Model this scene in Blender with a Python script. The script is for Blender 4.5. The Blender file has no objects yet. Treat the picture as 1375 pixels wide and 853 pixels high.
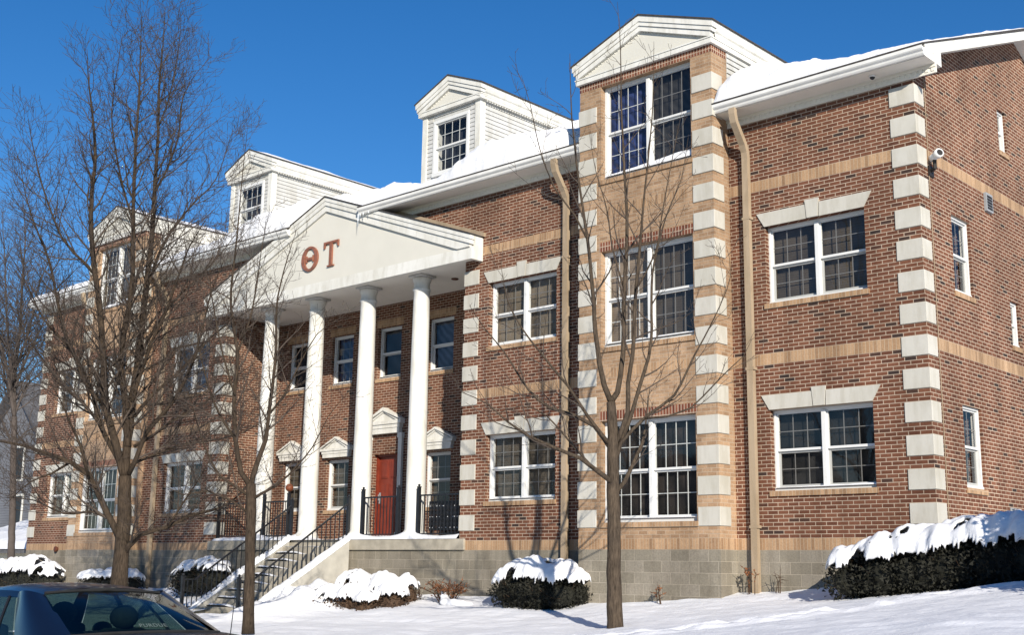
import bpy, bmesh, math, random
import numpy as np
from mathutils import Vector, Matrix, noise as mnoise

SC = bpy.context.scene
COL = SC.collection
R = math.radians

# ------------------------------------------------------------------ camera, sky, sun, exposure
cam_d = bpy.data.cameras.new("camera")
cam = bpy.data.objects.new("camera", cam_d)
COL.objects.link(cam)
right = Vector((0.73240276, 0.68070892, 0.0148849))
up = Vector((0.12811069, -0.15924475, 0.9788916))
fwd = Vector((-0.66871059, 0.71503599, 0.20383738))
cam.matrix_world = Matrix(((right.x, up.x, -fwd.x, 8.28952),
                           (right.y, up.y, -fwd.y, -18.7303),
                           (right.z, up.z, -fwd.z, -0.40705),
                           (0, 0, 0, 1)))
cam_d.sensor_fit = 'HORIZONTAL'
cam_d.sensor_width = 36
cam_d.lens = 1632.75 / 1375 * 36
cam_d.clip_start = 0.1
cam_d.clip_end = 2000
SC.camera = cam

SUN_DIR = Vector((1.37, -1.0, 0.69)).normalized()          # towards the sun
SUN_EL = math.asin(SUN_DIR.z)
SUN_AZ = math.atan2(SUN_DIR.x, SUN_DIR.y)
world = bpy.data.worlds.new("World")
SC.world = world
world.use_nodes = True
wn = world.node_tree
bg = wn.nodes['Background']
sky = wn.nodes.new('ShaderNodeTexSky')
sky.sky_type = 'NISHITA'
sky.sun_disc = False
sky.sun_elevation = SUN_EL
sky.sun_rotation = SUN_AZ
sky.altitude = 200
sky.air_density = 1.0
sky.dust_density = 0.0
sky.ozone_density = 4.0
hsv = wn.nodes.new('ShaderNodeHueSaturation')
hsv.inputs['Saturation'].default_value = 1.27
hsv.inputs['Hue'].default_value = 0.506
wn.links.new(sky.outputs[0], hsv.inputs['Color'])
wn.links.new(hsv.outputs[0], bg.inputs[0])
bg.inputs[1].default_value = 0.095
sun_d = bpy.data.lights.new("sun", 'SUN')
sun_d.energy = 5.0
sun_d.angle = R(0.5)
sun_d.color = (1.0, 0.925, 0.81)
sun = bpy.data.objects.new("sun", sun_d)
COL.objects.link(sun)
sun.rotation_euler = (-SUN_DIR).to_track_quat('-Z', 'Y').to_euler()
sun.location = (20, -30, 20)
SC.view_settings.view_transform = 'Standard'
SC.view_settings.look = 'None'
SC.view_settings.gamma = 1.0
SC.view_settings.use_curve_mapping = False
SC.view_settings.exposure = 0.40
SC.render.engine = 'CYCLES'
SC.cycles.max_bounces = 6
SC.cycles.diffuse_bounces = 2
SC.cycles.transparent_max_bounces = 12
SC.cycles.caustics_reflective = False
SC.cycles.caustics_refractive = False

# ------------------------------------------------------------------ materials
def new_mat(name):
    m = bpy.data.materials.new(name)
    m.use_nodes = True
    nt = m.node_tree
    return m, nt, nt.nodes['Principled BSDF']

def nd(nt, t, **kw):
    n = nt.nodes.new(t)
    for k, v in kw.items():
        setattr(n, k, v)
    return n

def mixc(nt, a, b, fac, blend='MIX'):
    n = nd(nt, 'ShaderNodeMix', data_type='RGBA', blend_type=blend)
    for sock, val in ((n.inputs[0], fac), (n.inputs[6], a), (n.inputs[7], b)):
        if hasattr(val, 'links') or isinstance(val, bpy.types.NodeSocket):
            nt.links.new(val, sock)
        elif isinstance(val, (int, float)):
            sock.default_value = val
        else:
            sock.default_value = (*val, 1)
    return n.outputs[2]

def noise_tex(nt, scale, detail=4, rough=0.55, vec=None):
    n = nd(nt, 'ShaderNodeTexNoise')
    n.inputs['Scale'].default_value = scale
    n.inputs['Detail'].default_value = detail
    n.inputs['Roughness'].default_value = rough
    if vec is None:
        g = nd(nt, 'ShaderNodeNewGeometry')
        vec = g.outputs['Position']
    nt.links.new(vec, n.inputs['Vector'])
    return n.outputs['Fac']

def ramp(nt, fac, stops, interp='LINEAR'):
    r = nd(nt, 'ShaderNodeValToRGB')
    r.color_ramp.interpolation = interp
    e = r.color_ramp.elements
    while len(e) < len(stops):
        e.new(0.5)
    for i, (p, c) in enumerate(stops):
        e[i].position = p
        e[i].color = (*c, 1) if len(c) == 3 else c
    nt.links.new(fac, r.inputs[0])
    return r.outputs[0]

def bump(nt, bs, h, strength=0.3, dist=0.01):
    b = nd(nt, 'ShaderNodeBump')
    b.inputs['Strength'].default_value = strength
    b.inputs['Distance'].default_value = dist
    nt.links.new(h, b.inputs['Height'])
    nt.links.new(b.outputs[0], bs.inputs['Normal'])
    return b

def plain(name, c, rough=0.6, var=0.12, scale=6, spec=0.3, metal=0, bmp=0.0, bscale=60, bdist=.004):
    m, nt, bs = new_mat(name)
    f = noise_tex(nt, scale)
    a = tuple(x * (1 - var) for x in c)
    b = tuple(min(1, x * (1 + var)) for x in c)
    nt.links.new(ramp(nt, f, [(0.3, a), (0.7, b)]), bs.inputs['Base Color'])
    bs.inputs['Roughness'].default_value = rough
    bs.inputs['Specular IOR Level'].default_value = spec
    bs.inputs['Metallic'].default_value = metal
    if bmp:
        bump(nt, bs, noise_tex(nt, bscale, 6), bmp, bdist)
    return m

def brick(name, stops, mortar, bw, rh, ms, offset=0.5, rough=0.85, stain=0.25, bstr=0.6, facebump=0.0, score=False):
    m, nt, bs = new_mat(name)
    g = nd(nt, 'ShaderNodeNewGeometry')
    s = nd(nt, 'ShaderNodeSeparateXYZ')
    nt.links.new(g.outputs['Position'], s.inputs[0])
    ad = nd(nt, 'ShaderNodeMath', operation='ADD')
    nt.links.new(s.outputs[0], ad.inputs[0]); nt.links.new(s.outputs[1], ad.inputs[1])
    cb = nd(nt, 'ShaderNodeCombineXYZ')
    nt.links.new(ad.outputs[0], cb.inputs[0]); nt.links.new(s.outputs[2], cb.inputs[1])
    # a little wobble of the joints
    bt = nd(nt, 'ShaderNodeTexBrick')
    bt.offset = offset
    bt.inputs['Color1'].default_value = (0, 0, 0, 1)
    bt.inputs['Color2'].default_value = (1, 1, 1, 1)
    bt.inputs['Mortar'].default_value = (0.5, 0.5, 0.5, 1)
    bt.inputs['Scale'].default_value = 1
    bt.inputs['Mortar Size'].default_value = ms
    bt.inputs['Mortar Smooth'].default_value = 0.25
    bt.inputs['Bias'].default_value = 0
    bt.inputs['Brick Width'].default_value = bw
    bt.inputs['Row Height'].default_value = rh
    nt.links.new(cb.outputs[0], bt.inputs['Vector'])
    col = ramp(nt, bt.outputs['Color'], stops)
    grain = noise_tex(nt, 35, 5)
    col = mixc(nt, col, ramp(nt, grain, [(0.25, (0.6,)*3), (0.75, (1.25,)*3)]), 0.55, 'MULTIPLY')
    mcol = mixc(nt, mortar, tuple(x * 0.72 for x in mortar), noise_tex(nt, 9))
    col = mixc(nt, col, mcol, bt.outputs['Fac'])
    st = ramp(nt, noise_tex(nt, 0.7, 5, 0.6), [(0.3, (1 - stain,)*3), (0.65, (1.06,)*3)])
    col = mixc(nt, col, st, 1.0, 'MULTIPLY')
    if score:
        b2 = nd(nt, 'ShaderNodeTexBrick'); b2.offset = 0
        b2.inputs['Scale'].default_value = 1; b2.inputs['Mortar Size'].default_value = .003; b2.inputs['Mortar Smooth'].default_value = .3
        b2.inputs['Brick Width'].default_value = bw / 2; b2.inputs['Row Height'].default_value = rh
        nt.links.new(cb.outputs[0], b2.inputs['Vector'])
        inv2 = nd(nt, 'ShaderNodeMath', operation='MULTIPLY_ADD'); nt.links.new(bt.outputs['Fac'], inv2.inputs[0]); inv2.inputs[1].default_value = -.4; inv2.inputs[2].default_value = .4
        ml = nd(nt, 'ShaderNodeMath', operation='MULTIPLY'); nt.links.new(inv2.outputs[0], ml.inputs[0]); nt.links.new(b2.outputs['Fac'], ml.inputs[1])
        col = mixc(nt, col, (.10, .09, .07), ml.outputs[0])
    mp = nd(nt, 'ShaderNodeMapping'); mp.inputs['Scale'].default_value = (1, 1, .12)
    nt.links.new(g.outputs['Position'], mp.inputs[0])
    col = mixc(nt, col, ramp(nt, noise_tex(nt, 2.6, 5, .6, mp.outputs[0]), [(.34, (.80, .79, .78)), (.55, (1.03,)*3)]), 1.0, 'MULTIPLY')
    nt.links.new(col, bs.inputs['Base Color'])
    bs.inputs['Roughness'].default_value = rough
    bs.inputs['Specular IOR Level'].default_value = 0.2
    inv = nd(nt, 'ShaderNodeMath', operation='MULTIPLY_ADD')
    nt.links.new(bt.outputs['Fac'], inv.inputs[0]); inv.inputs[1].default_value = -1
    gs = nd(nt, 'ShaderNodeMath', operation='MULTIPLY')
    nt.links.new(noise_tex(nt, 28 if facebump else 70, 6), gs.inputs[0]); gs.inputs[1].default_value = 0.35 + facebump
    nt.links.new(gs.outputs[0], inv.inputs[2])
    bump(nt, bs, inv.outputs[0], bstr, 0.008)
    return m

C = 0.0677                                                   # one brick course
M = {}
M['brick'] = brick('red_brick', [(0.0, (.045, .032, .028)), (0.04, (.065, .038, .029)), (0.09, (.120, .048, .028)),
                                 (0.5, (.166, .067, .038)), (0.8, (.200, .086, .050)), (1.0, (.140, .057, .033))],
                   (.58, .455, .34), .2032, C, .0074, stain=.32)
M['tan'] = brick('tan_brick', [(0.0, (.31, .195, .115)), (0.4, (.405, .26, .155)), (0.8, (.46, .305, .188)), (1, (.35, .225, .135))],
                 (.52, .41, .30), .2032, C, .0058, bstr=.45)
M['tansold'] = brick('tan_soldier_brick', [(0, (.31, .19, .108)), (.5, (.42, .265, .15)), (1, (.49, .32, .19))],
                     (.54, .42, .30), C, .2031, .005, offset=0, bstr=.4)
M['redsold'] = brick('red_soldier_brick', [(0, (.13, .042, .026)), (.5, (.20, .07, .04)), (1, (.25, .095, .055))],
                     (.56, .43, .32), C, .2031, .0095, offset=0, bstr=.6)
M['block'] = brick('split_face_block', [(0, (.235, .208, .162)), (.5, (.275, .245, .19)), (1, (.31, .275, .22))],
                   (.50, .44, .35), .4064, .2032, .006, offset=0.5, score=True, bstr=.6, facebump=.8, stain=.35)
def weathered(name, c, rough=.55, lo=.80, spec=.25):
    m, nt, bs = new_mat(name)
    g = nd(nt, 'ShaderNodeNewGeometry')
    mp = nd(nt, 'ShaderNodeMapping'); mp.inputs['Scale'].default_value = (1, 1, .22)
    nt.links.new(g.outputs['Position'], mp.inputs[0])
    f = noise_tex(nt, 5, 6, .65, mp.outputs[0]); f2 = noise_tex(nt, 1.1, 4)
    col = mixc(nt, c, ramp(nt, f, [(.36, (lo, lo * .985, lo * .95)), (.56, (1, 1, 1))]), 1.0, 'MULTIPLY')
    col = mixc(nt, col, ramp(nt, f2, [(.35, (.93, .925, .90)), (.6, (1.02, 1.02, 1.02))]), 1.0, 'MULTIPLY')
    nt.links.new(col, bs.inputs['Base Color'])
    bs.inputs['Roughness'].default_value = rough
    bs.inputs['Specular IOR Level'].default_value = spec
    bump(nt, bs, noise_tex(nt, 7, 4), .12, .02)
    return m
M['lime'] = weathered('cast_stone', (.52, .50, .445), .85, .86)
M['white'] = weathered('white_paint', (.71, .70, .655), .55, .84)
M['cream'] = plain('cream_stucco', (.62, .60, .53), .8, .03, 1.5, bmp=.12, bscale=120)
M['soffit'] = plain('soffit_paint', (.78, .74, .65), .7, .04, 2)
M['siding'] = weathered('vinyl_siding', (.54, .54, .525), .5, .86)
M['gutter'] = plain('gutter_metal', (.72, .71, .67), .4, .08, 3, spec=.5)
M['downspout'] = weathered('tan_downspout', (.38, .295, .205), .5, .82)
M['frame'] = plain('window_vinyl', (.68, .68, .66), .35, .03, 4)
M['grille'] = plain('window_grille', (.20, .19, .18), .4, .03, 4)
M['sashgrey'] = plain('window_sash_track', (.42, .42, .40), .5, .05, 4)
M['concrete'] = plain('concrete', (.36, .325, .26), .9, .22, 3.5, bmp=.3, bscale=40)
M['cheek'] = plain('pale_concrete', (.42, .40, .35), .9, .12, 4, bmp=.3, bscale=40)
M['iron'] = plain('black_iron', (.012, .013, .016), .45, .2, 9, spec=.5)
M['copper'] = plain('copper_letter', (.25, .095, .055), .45, .25, 12, spec=.5)
M['shingle'] = plain('roof_shingle', (.055, .05, .048), .95, .35, 14, bmp=.5, bscale=30)
M['grey'] = plain('grey_metal', (.28, .29, .30), .5, .1, 5)
M['dark'] = plain('dark_metal', (.025, .022, .02), .5, .2, 5)
M['brownmetal'] = plain('brown_metal', (.10, .035, .02), .5, .2, 20)
M['camwhite'] = plain('camera_housing', (.75, .75, .73), .4, .04, 5)
M['ball'] = plain('rust_ball', (.17, .05, .02), .6, .2, 30)
M['fleaf'] = plain('dry_leaf', (.22, .085, .035), .8, .3, 20)

def door_mat():
    m, nt, bs = new_mat('red_door_paint')
    f = noise_tex(nt, 5, 6)
    nt.links.new(ramp(nt, f, [(.3, (.15, .022, .010)), (.7, (.215, .034, .015))]), bs.inputs['Base Color'])
    bs.inputs['Roughness'].default_value = .42
    return m
M['door'] = door_mat()

def snow_mat(name, c=(.80, .805, .82), coarse=3.4, fine=30, s1=.55):
    m, nt, bs = new_mat(name)
    f = noise_tex(nt, 1.3, 5)
    nt.links.new(ramp(nt, f, [(.3, tuple(x * .96 for x in c)), (.7, c)]), bs.inputs['Base Color'])
    bs.inputs['Roughness'].default_value = .7
    bs.inputs['Specular IOR Level'].default_value = .25
    a = noise_tex(nt, coarse, 6, .6)
    b = noise_tex(nt, fine, 4, .6)
    ad = nd(nt, 'ShaderNodeMath', operation='MULTIPLY_ADD')
    nt.links.new(b, ad.inputs[0]); ad.inputs[1].default_value = .16
    nt.links.new(a, ad.inputs[2])
    bump(nt, bs, ad.outputs[0], s1, .05)
    return m
M['snow'] = snow_mat('snow')
M['snowg'] = snow_mat('ground_snow', c=(.82, .825, .845), coarse=2.6, fine=24, s1=.6)

def schlick(nt, f0=.045):
    lw = nd(nt, 'ShaderNodeLayerWeight'); lw.inputs[0].default_value = .5
    pw = nd(nt, 'ShaderNodeMath', operation='POWER'); nt.links.new(lw.outputs['Facing'], pw.inputs[0]); pw.inputs[1].default_value = 5
    ma = nd(nt, 'ShaderNodeMath', operation='MULTIPLY_ADD'); nt.links.new(pw.outputs[0], ma.inputs[0]); ma.inputs[1].default_value = 1 - f0; ma.inputs[2].default_value = f0
    return ma
def glass_mat():
    m, nt, bs = new_mat('window_glass')
    nt.nodes.remove(bs)
    out = nt.nodes['Material Output']
    fr = schlick(nt)
    tr = nd(nt, 'ShaderNodeBsdfTransparent'); tr.inputs[0].default_value = (.90, .91, .90, 1)
    gl = nd(nt, 'ShaderNodeBsdfGlossy'); gl.inputs['Roughness'].default_value = .03
    gl.inputs['Color'].default_value = (.95, .97, 1, 1)
    # old panes are never quite flat
    b = nd(nt, 'ShaderNodeBump'); b.inputs['Strength'].default_value = .05; b.inputs['Distance'].default_value = .02
    nt.links.new(noise_tex(nt, 2.2, 2), b.inputs['Height'])
    nt.links.new(b.outputs[0], gl.inputs['Normal'])
    mx = nd(nt, 'ShaderNodeMixShader')
    nt.links.new(fr.outputs[0], mx.inputs[0]); nt.links.new(tr.outputs[0], mx.inputs[1]); nt.links.new(gl.outputs[0], mx.inputs[2])
    nt.links.new(mx.outputs[0], out.inputs['Surface'])
    return m
M['glass'] = glass_mat()

_blinds = {}
def blind_mat(c, kind):
    key = (c, kind)
    if key in _blinds:
        return _blinds[key]
    m, nt, bs = new_mat({'blind': 'slatted_blind', 'curtain': 'curtain_cloth', 'room': 'painted_dark_room'}[kind])
    g = nd(nt, 'ShaderNodeNewGeometry')
    if kind == 'blind':
        w = nd(nt, 'ShaderNodeTexWave', wave_type='BANDS', bands_direction='Z', wave_profile='SAW')
        w.inputs['Scale'].default_value = 6.5
        w.inputs['Distortion'].default_value = .25
    else:
        w = nd(nt, 'ShaderNodeTexWave', wave_type='BANDS', bands_direction='DIAGONAL')
        w.inputs['Scale'].default_value = 2.6 if kind == 'curtain' else .8
        w.inputs['Distortion'].default_value = 4.0
        w.inputs['Detail'].default_value = 3
    nt.links.new(g.outputs['Position'], w.inputs['Vector'])
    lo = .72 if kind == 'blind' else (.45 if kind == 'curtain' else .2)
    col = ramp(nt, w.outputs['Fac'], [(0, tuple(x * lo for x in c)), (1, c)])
    col = mixc(nt, col, ramp(nt, noise_tex(nt, 1.9, 3), [(.35, (.6,)*3), (.65, (1.2,)*3)]), .8, 'MULTIPLY')
    nt.links.new(col, bs.inputs['Base Color'])
    bs.inputs['Roughness'].default_value = .8
    _blinds[key] = m
    return m

def bark_mat(name, c, s=1.0):
    m, nt, bs = new_mat(name)
    g = nd(nt, 'ShaderNodeNewGeometry')
    mp = nd(nt, 'ShaderNodeMapping'); mp.inputs['Scale'].default_value = (1, 1, .18)
    nt.links.new(g.outputs['Position'], mp.inputs[0])
    f = noise_tex(nt, 42 * s, 6, .65, mp.outputs[0])
    f2 = noise_tex(nt, 4, 3)
    col = ramp(nt, f, [(.32, tuple(x * .42 for x in c)), (.5, c), (.7, tuple(x * 1.5 for x in c))])
    col = mixc(nt, col, ramp(nt, f2, [(.3, (.75,)*3), (.7, (1.15, 1.12, 1.05))]), 1.0, 'MULTIPLY')
    nt.links.new(col, bs.inputs['Base Color'])
    bs.inputs['Roughness'].default_value = .9
    bs.inputs['Specular IOR Level'].default_value = .15
    bump(nt, bs, f, .9, .02)
    return m
M['bark'] = bark_mat('bark', (.054, .040, .029))
M['bark2'] = bark_mat('young_bark', (.072, .055, .041))
M['twig'] = plain('twig_bark', (.068, .052, .041), .85, .25, 8)
M['fartwig'] = plain('far_twig_bark', (.085, .07, .062), .9, .2, 4)
M['leaf'] = plain('evergreen_leaf', (.014, .014, .009), .75, .5, 25)
M['leafbrown'] = plain('brown_twig_leaf', (.065, .038, .022), .8, .4, 25)

# ------------------------------------------------------------------ mesh helpers
def world_loc(o):
    v = Vector((0, 0, 0))
    while o is not None:
        v += o.location
        o = o.parent
    return v

class MB:
    def __init__(self):
        self.v = []; self.f = []
    def quad(self, *pts):
        i = len(self.v); self.v += [tuple(p) for p in pts]; self.f.append(tuple(range(i, i + len(pts)))); return self
    def add(self, vs, fs):
        i = len(self.v); self.v += [tuple(p) for p in vs]; self.f += [tuple(i + k for k in f) for f in fs]; return self
    def hexa(self, b, t):                       # two rings of four corners
        return self.add(list(b) + list(t), [(3, 2, 1, 0), (4, 5, 6, 7), (0, 1, 5, 4), (1, 2, 6, 5), (2, 3, 7, 6), (3, 0, 4, 7)])
    def box(self, x0, x1, y0, y1, z0, z1):
        return self.hexa([(x0, y0, z0), (x1, y0, z0), (x1, y1, z0), (x0, y1, z0)], [(x0, y0, z1), (x1, y0, z1), (x1, y1, z1), (x0, y1, z1)])
    def pbox(self, P, u0, u1, v0, v1, d0, d1):
        return self.hexa([P(u0, v0, d0), P(u1, v0, d0), P(u1, v0, d1), P(u0, v0, d1)], [P(u0, v1, d0), P(u1, v1, d0), P(u1, v1, d1), P(u0, v1, d1)])
    def prism(self, poly, a, b):                # poly: list of points as functions of the extrusion value
        n = len(poly)
        A = [q(a) for q in poly]; B = [q(b) for q in poly]
        fs = [tuple(range(n))[::-1], tuple(range(n, 2 * n))] + [(i, (i + 1) % n, n + (i + 1) % n, n + i) for i in range(n)]
        return self.add(A + B, fs)
    def prism_x(self, yz, x0, x1): return self.prism([(lambda x, y=y, z=z: (x, y, z)) for y, z in yz], x0, x1)
    def prism_y(self, xz, y0, y1): return self.prism([(lambda y, x=x, z=z: (x, y, z)) for x, z in xz], y0, y1)
    def tube(self, pts, rad, n=8, cap=True, sq=None):
        pts = [Vector(p) for p in pts]
        if not isinstance(rad, (list, tuple, np.ndarray)): rad = [rad] * len(pts)
        i0 = len(self.v); prev = None
        for i, p in enumerate(pts):
            t = (pts[min(i + 1, len(pts) - 1)] - pts[max(i - 1, 0)])
            if t.length < 1e-9: t = Vector((0, 0, 1))
            t.normalize()
            if prev is None:
                a = t.cross(Vector((0.31, 0.95, 0.02)) if abs(t.y) < .9 else Vector((1, 0, 0)))
            else:
                a = prev - t * prev.dot(t)
            a.normalize(); b = t.cross(a); prev = a
            for k in range(n):
                an = 2 * math.pi * (k + .5) / n
                self.v.append(tuple(p + (a * math.cos(an) + b * math.sin(an)) * rad[i]))
        for i in range(len(pts) - 1):
            for k in range(n):
                q = i0 + i * n
                self.f.append((q + k, q + (k + 1) % n, q + n + (k + 1) % n, q + n + k))
        if cap:
            self.f.append(tuple(i0 + k for k in range(n))[::-1])
            self.f.append(tuple(i0 + (len(pts) - 1) * n + k for k in range(n)))
        return self
    def rect_tube(self, pts, wx, wy):           # downspout: rectangular section, wide along x, path in the yz plane
        i0 = len(self.v)
        pts = [Vector(p) for p in pts]
        for i, p in enumerate(pts):
            t = (pts[min(i + 1, len(pts) - 1)] - pts[max(i - 1, 0)]).normalized()
            nrm = Vector((1, 0, 0)).cross(t).normalized()
            for sx, sn in ((-1, -1), (1, -1), (1, 1), (-1, 1)):
                self.v.append(tuple(p + Vector((sx * wx / 2, 0, 0)) + nrm * (sn * wy / 2)))
        for i in range(len(pts) - 1):
            for k in range(4):
                q = i0 + i * 4
                self.f.append((q + k, q + (k + 1) % 4, q + 4 + (k + 1) % 4, q + 4 + k))
        self.f.append((i0 + 3, i0 + 2, i0 + 1, i0)); e = i0 + 4 * (len(pts) - 1); self.f.append((e, e + 1, e + 2, e + 3))
        return self
    def lathe(self, cx, cy, prof, n=28):        # prof: (r, z)
        i0 = len(self.v)
        for r, z in prof:
            for k in range(n):
                a = 2 * math.pi * k / n
                self.v.append((cx + r * math.cos(a), cy + r * math.sin(a), z))
        for i in range(len(prof) - 1):
            for k in range(n):
                q = i0 + i * n
                self.f.append((q + k, q + (k + 1) % n, q + n + (k + 1) % n, q + n + k))
        self.f.append(tuple(i0 + k for k in range(n))[::-1])
        self.f.append(tuple(i0 + (len(prof) - 1) * n + k for k in range(n)))
        return self
    def ball(self, c, r, n=10, m=7, sz=1.0):
        prof = [(max(1e-4, r * math.sin(math.pi * i / m)), c[2] - r * sz * math.cos(math.pi * i / m)) for i in range(m + 1)]
        return self.lathe(c[0], c[1], prof, n)
    def grid(self, nu, nv, fn):
        i0 = len(self.v)
        for j in range(nv + 1):
            for i in range(nu + 1):
                self.v.append(tuple(fn(i / nu, j / nv)))
        for j in range(nv):
            for i in range(nu):
                a = i0 + j * (nu + 1) + i
                self.f.append((a, a + 1, a + nu + 2, a + nu + 1))
        return self
    def build(self, name, mat, parent=None, smooth=False, loc=None, recalc=True, bevel=0.0):
        org = world_loc(parent) if parent is not None else Vector(loc or (0, 0, 0))
        me = bpy.data.meshes.new(name)
        me.from_pydata([(x - org.x, y - org.y, z - org.z) for x, y, z in self.v], [], self.f)
        if recalc:
            bm = bmesh.new(); bm.from_mesh(me)
            bmesh.ops.recalc_face_normals(bm, faces=bm.faces)
            bm.to_mesh(me); bm.free()
        me.materials.append(mat)
        if smooth:
            me.polygons.foreach_set('use_smooth', [True] * len(me.polygons))
        o = bpy.data.objects.new(name, me)
        COL.objects.link(o)
        if parent is not None: o.parent = parent
        else: o.location = org
        if bevel:
            b = o.modifiers.new('bevel', 'BEVEL'); b.width = bevel; b.segments = 2; b.limit_method = 'ANGLE'
        return o

def thing(name, loc, label, cat, group=None):
    o = bpy.data.objects.new(name, None)
    COL.objects.link(o); o.location = loc; o.empty_display_size = .2
    return tag(o, label, cat, group)
def tag(o, label, cat, group=None, kind=None):
    if label: o['label'] = label
    if cat: o['category'] = cat
    if group: o['group'] = group
    if kind: o['kind'] = kind
    return o
def structure(o): o['kind'] = 'structure'; return o
def stuff(o): o['kind'] = 'stuff'; return o

def N(x, y, z=0.0): return mnoise.noise(Vector((x, y, z)))
def fbm(x, y, z=0.0):
    return N(x, y, z) + .5 * N(2.1 * x, 2.1 * y, z + 7) + .25 * N(4.3 * x, 4.3 * y, z + 13)
def lerp(a, b, t): return a + (b - a) * t
def interp(x, xs, ys): return float(np.interp(x, xs, ys))
def smooth01(t): t = max(0, min(1, t)); return t * t * (3 - 2 * t)

# ------------------------------------------------------------------ ground
CX = -15.36
def mx(x): return 2 * CX - x
def ground_z(x, y):
    zw = interp(x, [-60, -31, -27, -22.5, -13, -11, -9, -6.8, -5, -3.3, -1.5, 0, 3, 8, 30],
                [-1.7, -1.25, -1.15, -1.06, -1.02, -.99, -.99, -.965, -.85, -.745, -.635, -.51, -.24, .0, .2])
    if y >= 0:
        # the bank along the gable end keeps rising behind the corner
        return zw + (.035 * min(y, 12) if x > 0 else 0) - (.02 * min(y, 30) if x < -31 else 0)
    s = interp(x, [-20, -13.5, -8, -4, 0, 3, 8], [.155, .155, .12, .14, .11, .09, .08])
    d = -y
    k = min(d, 3.3) * s + max(0, min(d, 11.6) - 3.3) * interp(x, [-14, -6, 4], [.05, .065, .10])
    return zw - k
def track_d(x, y):
    # a line of footprints crossing the lawn
    a = Vector((-2.2, -5.6)); b = Vector((1.6, -2.4)); p = Vector((x, y)); ab = b - a
    t = max(-.6, min(1.05, (p - a).dot(ab) / ab.length_squared))
    q = p - (a + ab * t)
    return q.length, t
def snow_z(x, y):
    z = ground_z(x, y)
    z += .04 * fbm(x * .35, y * .5, 3) + .026 * fbm(x * .9, y * 2.2, 9) + .009 * fbm(x * 3, y * 5, 4)
    # drift against the wall foot
    if -31 < x < 0 and -.9 < y < .1:
        z += .05 * (1 - abs(y) / .9) * (1 + N(x * .9, 2))
    d, t = track_d(x, y)
    if d < .8:
        z += .075 * math.exp(-((d - .22) / .12) ** 2) * (.7 + .8 * N(x * 5, y * 5, 8)) - .07 * math.exp(-(d / .14) ** 2) * (.6 + .6 * math.sin(t * 42))
    # shovelled heap beside the stair
    h = math.exp(-(((x + 13.7) / .85) ** 2 + ((y + 1.5) / 1.3) ** 2))
    z += .46 * h * (1 + .45 * fbm(x * 2.4, y * 2.4, 2))
    h = math.exp(-(((x + 14.0) / .6) ** 2 + ((y + 3.0) / .6) ** 2))
    z += .16 * h * (1 + .5 * fbm(x * 3, y * 3, 5))
    if -14.6 < x < -12 and -3.3 < y < -.2:
        top = interp(y, [-3.3, -2.98, -2.75, -.052], [-1.6, -1.48, -1.36, .26]) - max(0, y + 1.75) * .75
        bank = top - .62 * max(0, x + 14.35) ** .9 + .05 * fbm(x * 3, y * 3, 11)
        if bank > z: z += (bank - z) * smooth01((-.3 - y) / .7)
    h = math.exp(-(((x + 17.3) / .5) ** 2 + ((y + 2.4) / 1.2) ** 2))
    z += .15 * h * (1 + .5 * fbm(x * 3, y * 3, 6))
    return z

xs = np.unique(np.concatenate([np.linspace(-400, -60, 12), np.linspace(-60, -26, 60), np.linspace(-26, 6, 260), np.linspace(6, 30, 40), np.linspace(30, 400, 12)]))
ys = np.unique(np.concatenate([np.linspace(-12.2, -7, 30), np.linspace(-7, .2, 130), np.linspace(.2, 30, 40), np.linspace(30, 600, 14)]))
g = MB()
for y in ys:
    for x in xs:
        g.v.append((float(x), float(y), snow_z(float(x), float(y)) if -60 < x < 30 and y < 30 else ground_z(float(x), float(y)) - (.0 if y < 30 else (y - 30) * .02)))
nx = len(xs)
for j in range(len(ys) - 1):
    for i in range(nx - 1):
        a = j * nx + i
        if xs[i] > -30.4 and xs[i + 1] < -.3 and ys[j] > .25 and ys[j + 1] < 9: continue
        if xs[i] > -16.6 and xs[i + 1] < -14.6 and ys[j] > -2.9 and ys[j + 1] < 0.3: continue
        g.f.append((a, a + 1, a + nx + 1, a + nx))
structure(g.build('ground', M['snowg'], smooth=True, recalc=False))
M['asphalt'] = plain('slushy_road', (.20, .20, .21), .8, .3, 1.2, bmp=.4, bscale=30)
road_z = -2.0
def edge_z(x): return snow_z(x, -12.2)
k = MB()
for i in range(len(xs) - 1):
    k.quad((xs[i], -12.2, road_z - .05), (xs[i + 1], -12.2, road_z - .05), (xs[i + 1], -12.2, edge_z(xs[i + 1])), (xs[i], -12.2, edge_z(xs[i])))
structure(k.build('kerb', M['concrete'], recalc=False))
structure(MB().grid(60, 10, lambda u, v: (lerp(-400, 400, u), lerp(-60, -12.19, v), road_z)).build('road', M['asphalt'], recalc=False))

# ------------------------------------------------------------------ the brick building
BLD = thing('brick_building', (CX, 0, -1.3), 'long three storey red brick building with white columned portico and snowy roof', 'building')
def FR(Y): return lambda u, v, d: (u, Y + d, v)
def SD(X): return lambda u, v, d: (X - d, u, v)
def LSD(X): return lambda u, v, d: (X + d, u, v)
def roof_z(y): return 8.44 + .405 * (y if y <= 4.82 else 9.64 - y)

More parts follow.
